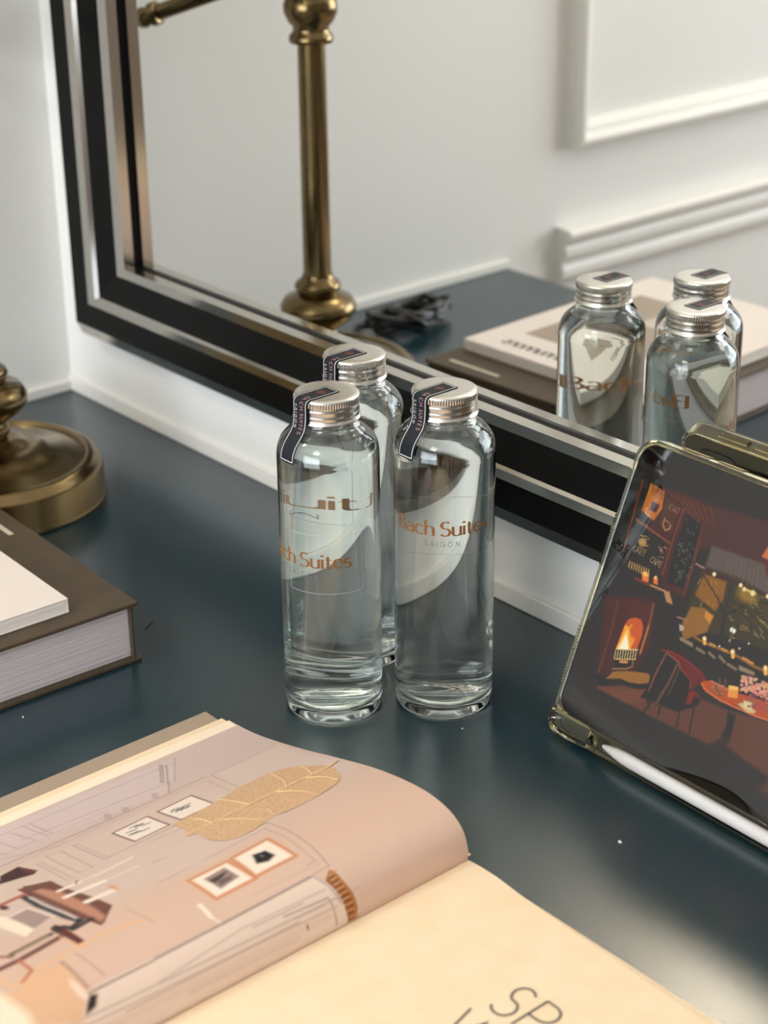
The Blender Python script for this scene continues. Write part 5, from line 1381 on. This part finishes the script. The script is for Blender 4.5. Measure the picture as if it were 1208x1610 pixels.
for v in ([(119.9, 71.3), (132, 72.5), (145.1, 75.7)], [(118.5, 95), (112.7, 89.0), (94.2, 80.5)], [(104.1, 70.5), (99, 71.2), (95.8, 72.9)], [(120.5, 44), (130, 39), (146, 36)], [(120.3, 52), (108, 45), (95, 42)], [(120.6, 25), (131, 21), (138, 20)], [(120.6, 30), (110, 24), (100, 23)], [(118.4, 98), (128, 98), (138, 101)]):
    vein('side_vein', v, .00032)

# ------------------------------------------------------------------ tablet leaning on the mirror frame
TL = (0.7354, -0.1077, 0.0031); TR = (-0.3995, 0, -0.0185)
tab = thing('tablet', 'tablet in a yellowed clear case leaning on the mirror, showing a cosy cafe', 'tablet', TL, TR)
def rrect(x0, x1, z0, z1, r, n=8, rb=None):
    rb = r if rb is None else rb
    out = []
    for cx, cz, a, q in ((x1 - r, z1 - r, 0, r), (x0 + r, z1 - r, 90, r), (x0 + rb, z0 + rb, 180, rb), (x1 - rb, z0 + rb, 270, rb)):
        out += [(cx + q * math.cos(R(a + 90 * k / n)), cz + q * math.sin(R(a + 90 * k / n))) for k in range(n + 1)]
    return out
W0, W1, V0, V1 = .0032, .2510, .0136, .1921
bm = bmesh.new(); add_prism(bm, rrect(W0, W1, V0, V1, .0125), .0004, .0062, 'xz')
from_bm('tablet_body', bm, DEVICE, tab)
bm = bmesh.new(); add_prism(bm, rrect(W0 + .0004, W1 - .0004, V0 + .0004, V1 - .0004, .0122), .0001, .0004, 'xz')
glass = from_bm('screen_glass', bm, SCREEN_BLACK, tab)
SU, SV = 420, 296
u = np.linspace(.0100, .2442, SU); v = np.linspace(.0218, .1840, SV)
def screen_colour(c):                                    # light given off, above the black of the panel
    return [max(0.0, lin(k) - h) for k, h in zip(c, (.050, .038, .040))]
pic = np.zeros((SV, SU, 3)); pic[:] = (0.006, 0.003, 0.003)
paint(SCREEN_PICTURE, u * 1000, v * 1000, pic, screen_colour)
rnd = random.Random(11)
more = [('p', [(168, 128), (243, 132), (243, 78), (168, 74)], (84, 70, 56), 2), ('p', [(186, 132), (243, 135), (243, 185), (178, 185)], (66, 46, 44), 4),
        ('p', [(168, 70), (243, 74), (243, 62), (168, 58)], (62, 46, 42), 1), ('p', [(176, 60), (243, 60), (243, 30), (160, 30)], (98, 66, 58), 3),
        ('p', [(170, 46), (200, 49), (216, 45), (220, 41), (205, 35), (182, 35), (166, 39)], (188, 88, 58), .5), ('p', [(188, 36), (196, 36), (198, 26), (185, 26)], (60, 46, 46), .6),
        ('p', [(216, 60), (226, 72), (238, 68), (241, 48), (232, 40), (218, 46)], (112, 40, 42), .6), ('p', [(218, 47), (232, 42), (240, 47), (238, 34), (219, 34)], (70, 42, 44), .6),
        ('l', [(220, 34), (219, 25)], 1.2, (56, 42, 44), .3), ('l', [(237, 34), (239, 25)], 1.2, (56, 42, 44), .3), ('l', [(190, 134), (190, 76)], 1.6, (70, 40, 38), .4), ('l', [(216, 134), (216, 76)], 1.6, (70, 40, 38), .4)]
more += [('l', [(x, y), (x + rnd.random() * 9 - 4, y + 6), (x + rnd.random() * 14 - 7, y + 11)], .3, (172, 140, 84), .25) for x, y in [(172 + rnd.random() * 68, 82 + rnd.random() * 38) for k in range(46)]]
more += [('b', [(x, 126 + 2 * math.sin(x * .2))], 1.0, 1.0, (255, 232, 176), .5) for x in range(176, 242, 9)]
more += [('l', [(x, 71), (x, 77)], 1.9, (240, 178, 92), .4) for x in (182, 203, 226, 238)]
paint(more, u * 1000, v * 1000, pic, screen_colour)
paint([o for o in SCREEN_PICTURE if max(p[0] for p in o[1]) < 188], u * 1000, v * 1000, pic, screen_colour)
for txt, o_, a_, u_, colr, wd in SCREEN_WORDS:
    st, w = text_strokes(txt, .16)
    o_ = np.array(o_); a_ = (np.array(a_) - o_) / w; u_ = np.array(u_) - o_
    paint([('l', [tuple(o_ + a_ * p[0] + u_ * p[1]) for p in s], wd * .55, colr, .22) for s in st], u * 1000, v * 1000, pic, screen_colour)
co = np.empty((SV, SU, 3)); co[..., 0] = u[None, :]; co[..., 1] = .00004; co[..., 2] = v[:, None]
link('screen_picture', grid_mesh('screen_picture', SU, SV, co, pic), PICTURE, tab)
# clear case: raised rim around the screen
outer = rrect(0, .2542, .0118, .1952, .0150, 10, .0005); inner = rrect(W0 + .0006, W1 - .0006, V0 + .0008, V1 - .0006, .0120, 10)
vs, fs = [], []; n = len(outer)
prof = [(outer, .0105), (outer, .0002), (None, 0)]
def lerp2(a, b, t): return [(p[0] + (q[0] - p[0]) * t, p[1] + (q[1] - p[1]) * t) for p, q in zip(a, b)]
rings = [(outer, .0110), (outer, .0006), (lerp2(outer, inner, .2), -.0009), (lerp2(outer, inner, .75), -.0010), (inner, -.0004), (inner, .0003), (lerp2(outer, inner, .55), .0003), (lerp2(outer, inner, .5), .0085), (lerp2(outer, inner, .5), .0110)]
for pts_, y in rings: vs += [(p[0], y, p[1]) for p in pts_]
for i in range(len(rings)):
    for k in range(n):
        a, b = i * n + k, i * n + (k + 1) % n; j = ((i + 1) % len(rings)) * n - i * n
        fs.append((a, b, b + j, a + j))
case = link('clear_case', mesh_of('clear_case', vs, fs), AMBER, tab, True, 40)
bm = bmesh.new()                                         # back plate
add_prism(bm, rrect(.0025, .2517, .0142, .1927, .0130), .0064, .0110, 'xz')
from_bm('case_back', bm, AMBER_DARK, case)
bm = bmesh.new()                                         # bottom band that holds the stylus
add_prism(bm, [(0, .0140), (-.0006, .0085), (.0004, .0042), (.0032, .0012), (.0085, 0), (.0120, .0006), (.0170, 0), (.0250, .0002), (.0350, .0008), (.0350, .0126), (.0330, .0140)], -.0012, .0112, 'xz')
add_box(bm, .0350, .2320, -.0010, .0112, -.0002, .0011)
add_box(bm, .0350, .2320, .0080, .0112, .0011, .0122)
add_box(bm, .0350, .2320, -.0006, .0080, .0114, .0128)
add_prism(bm, [(.2320, 0), (.2480, 0), (.2535, .004), (.2542, .0140), (.2320, .0140)], -.0012, .0112, 'xz')
bmesh.ops.bevel(bm, geom=[e for e in bm.edges], offset=.0004, segments=1, affect='EDGES')
from_bm('stylus_holder', bm, AMBER, case, True, 40)
bm = bmesh.new()
add_prism(bm, [(.0332, .0050), (.0345, .0035), (.0372, .0040), (.0385, .0060), (.0372, .0072), (.0345, .0078)], -.0016, .0010, 'xz')
from_bm('speaker_hole', bm, SCREEN_BLACK, case)
bm = bmesh.new()                                         # ribbed grip along the left edge
for z0, z1 in ((.030, .068), (.110, .142)):
    z = z0
    while z < z1:
        add_box(bm, -.0007, .0004, .0000, .0100, z, z + .0010); z += .0021
g = from_bm('grip_ribs', bm, AMBER, case); g['kind'] = 'stuff'
for x0, x1 in ((.030, .052), (.058, .078)):
    bm = bmesh.new(); add_box(bm, x0, x1, .0030, .0080, .1950, .1962, .0006)
    from_bm('volume_button', bm, AMBER, case)
bm = bmesh.new(); add_prism(bm, rrect(.0140, .0420, .1680, .1840, .0060), .0106, .0114, 'xz')
from_bm('camera_cutout', bm, SCREEN_BLACK, case)

bm = bmesh.new()                                         # folding flap behind, resting on the desk
add_prism(bm, [(.0112, .1290), (.0142, .1290), (.0600, .0240), (.0575, .0232)], .060, .200, 'yz')
from_bm('stand_flap', bm, AMBER_DARK, case)

# stylus in the holder of the case (axis along the tablet's lower edge)
sty = thing('stylus_pen', 'white stylus pen tucked into the lower edge of the tablet case', 'pen', TL, TR)
YS, ZS = .0030, .0065
def lathe_x(name, prof, mat, parent, n=32):
    me = lathe_mesh(name, prof, n)
    for vtx in me.vertices:
        x, y, z = vtx.co; vtx.co = (z, YS + x, ZS + y)
    return link(name, me, mat, parent, True, 40)
lathe_x('stylus_tip', [(0, .0440), (.0007, .0441), (.0013, .0450), (.0026, .0505), (.0030, .0525), (0, .0525)], STYLUS_TIP, sty)
lathe_x('stylus_barrel', [(0, .0527), (.0029, .0527), (.0036, .0560), (.0043, .0620), (.0046, .0670), (.0046, .2080), (.0040, .2095), (0, .2098)], STYLUS, sty)

# small crumbs on the desk
rnd = random.Random(3)
for (x, y, r), lab in zip(((.8489, -.1627, .0010), (.4991, -.3471, .0006), (.6980, -.1452, .0005)), ('white crumb on the desk in front of the tablet', 'tiny white crumb on the desk between the brown book and the open book', 'tiny white speck on the desk beside the bottles')):
    bm = bmesh.new(); bmesh.ops.create_icosphere(bm, subdivisions=2, radius=r)
    for vtx in bm.verts: vtx.co = Vector((vtx.co.x * 1.3, vtx.co.y * .8, vtx.co.z * .6 + r * .5)) * (1 + .15 * rnd.random())
    o = from_bm('crumb', bm, CRUMB, None, True, 60); o.location = (x, y, 0); tag(o, lab, 'crumb')
bm = bmesh.new(); add_tube(bm, [(0, 0, .0004), (-.004, .006, .0006), (-.008, .0125, .0004)], .00035, 6)
o = from_bm('hair', bm, RUBBER, None, True); o.location = (.4517, -.2210, 0); tag(o, 'short dark hair on the desk beside the brown book', 'hair')
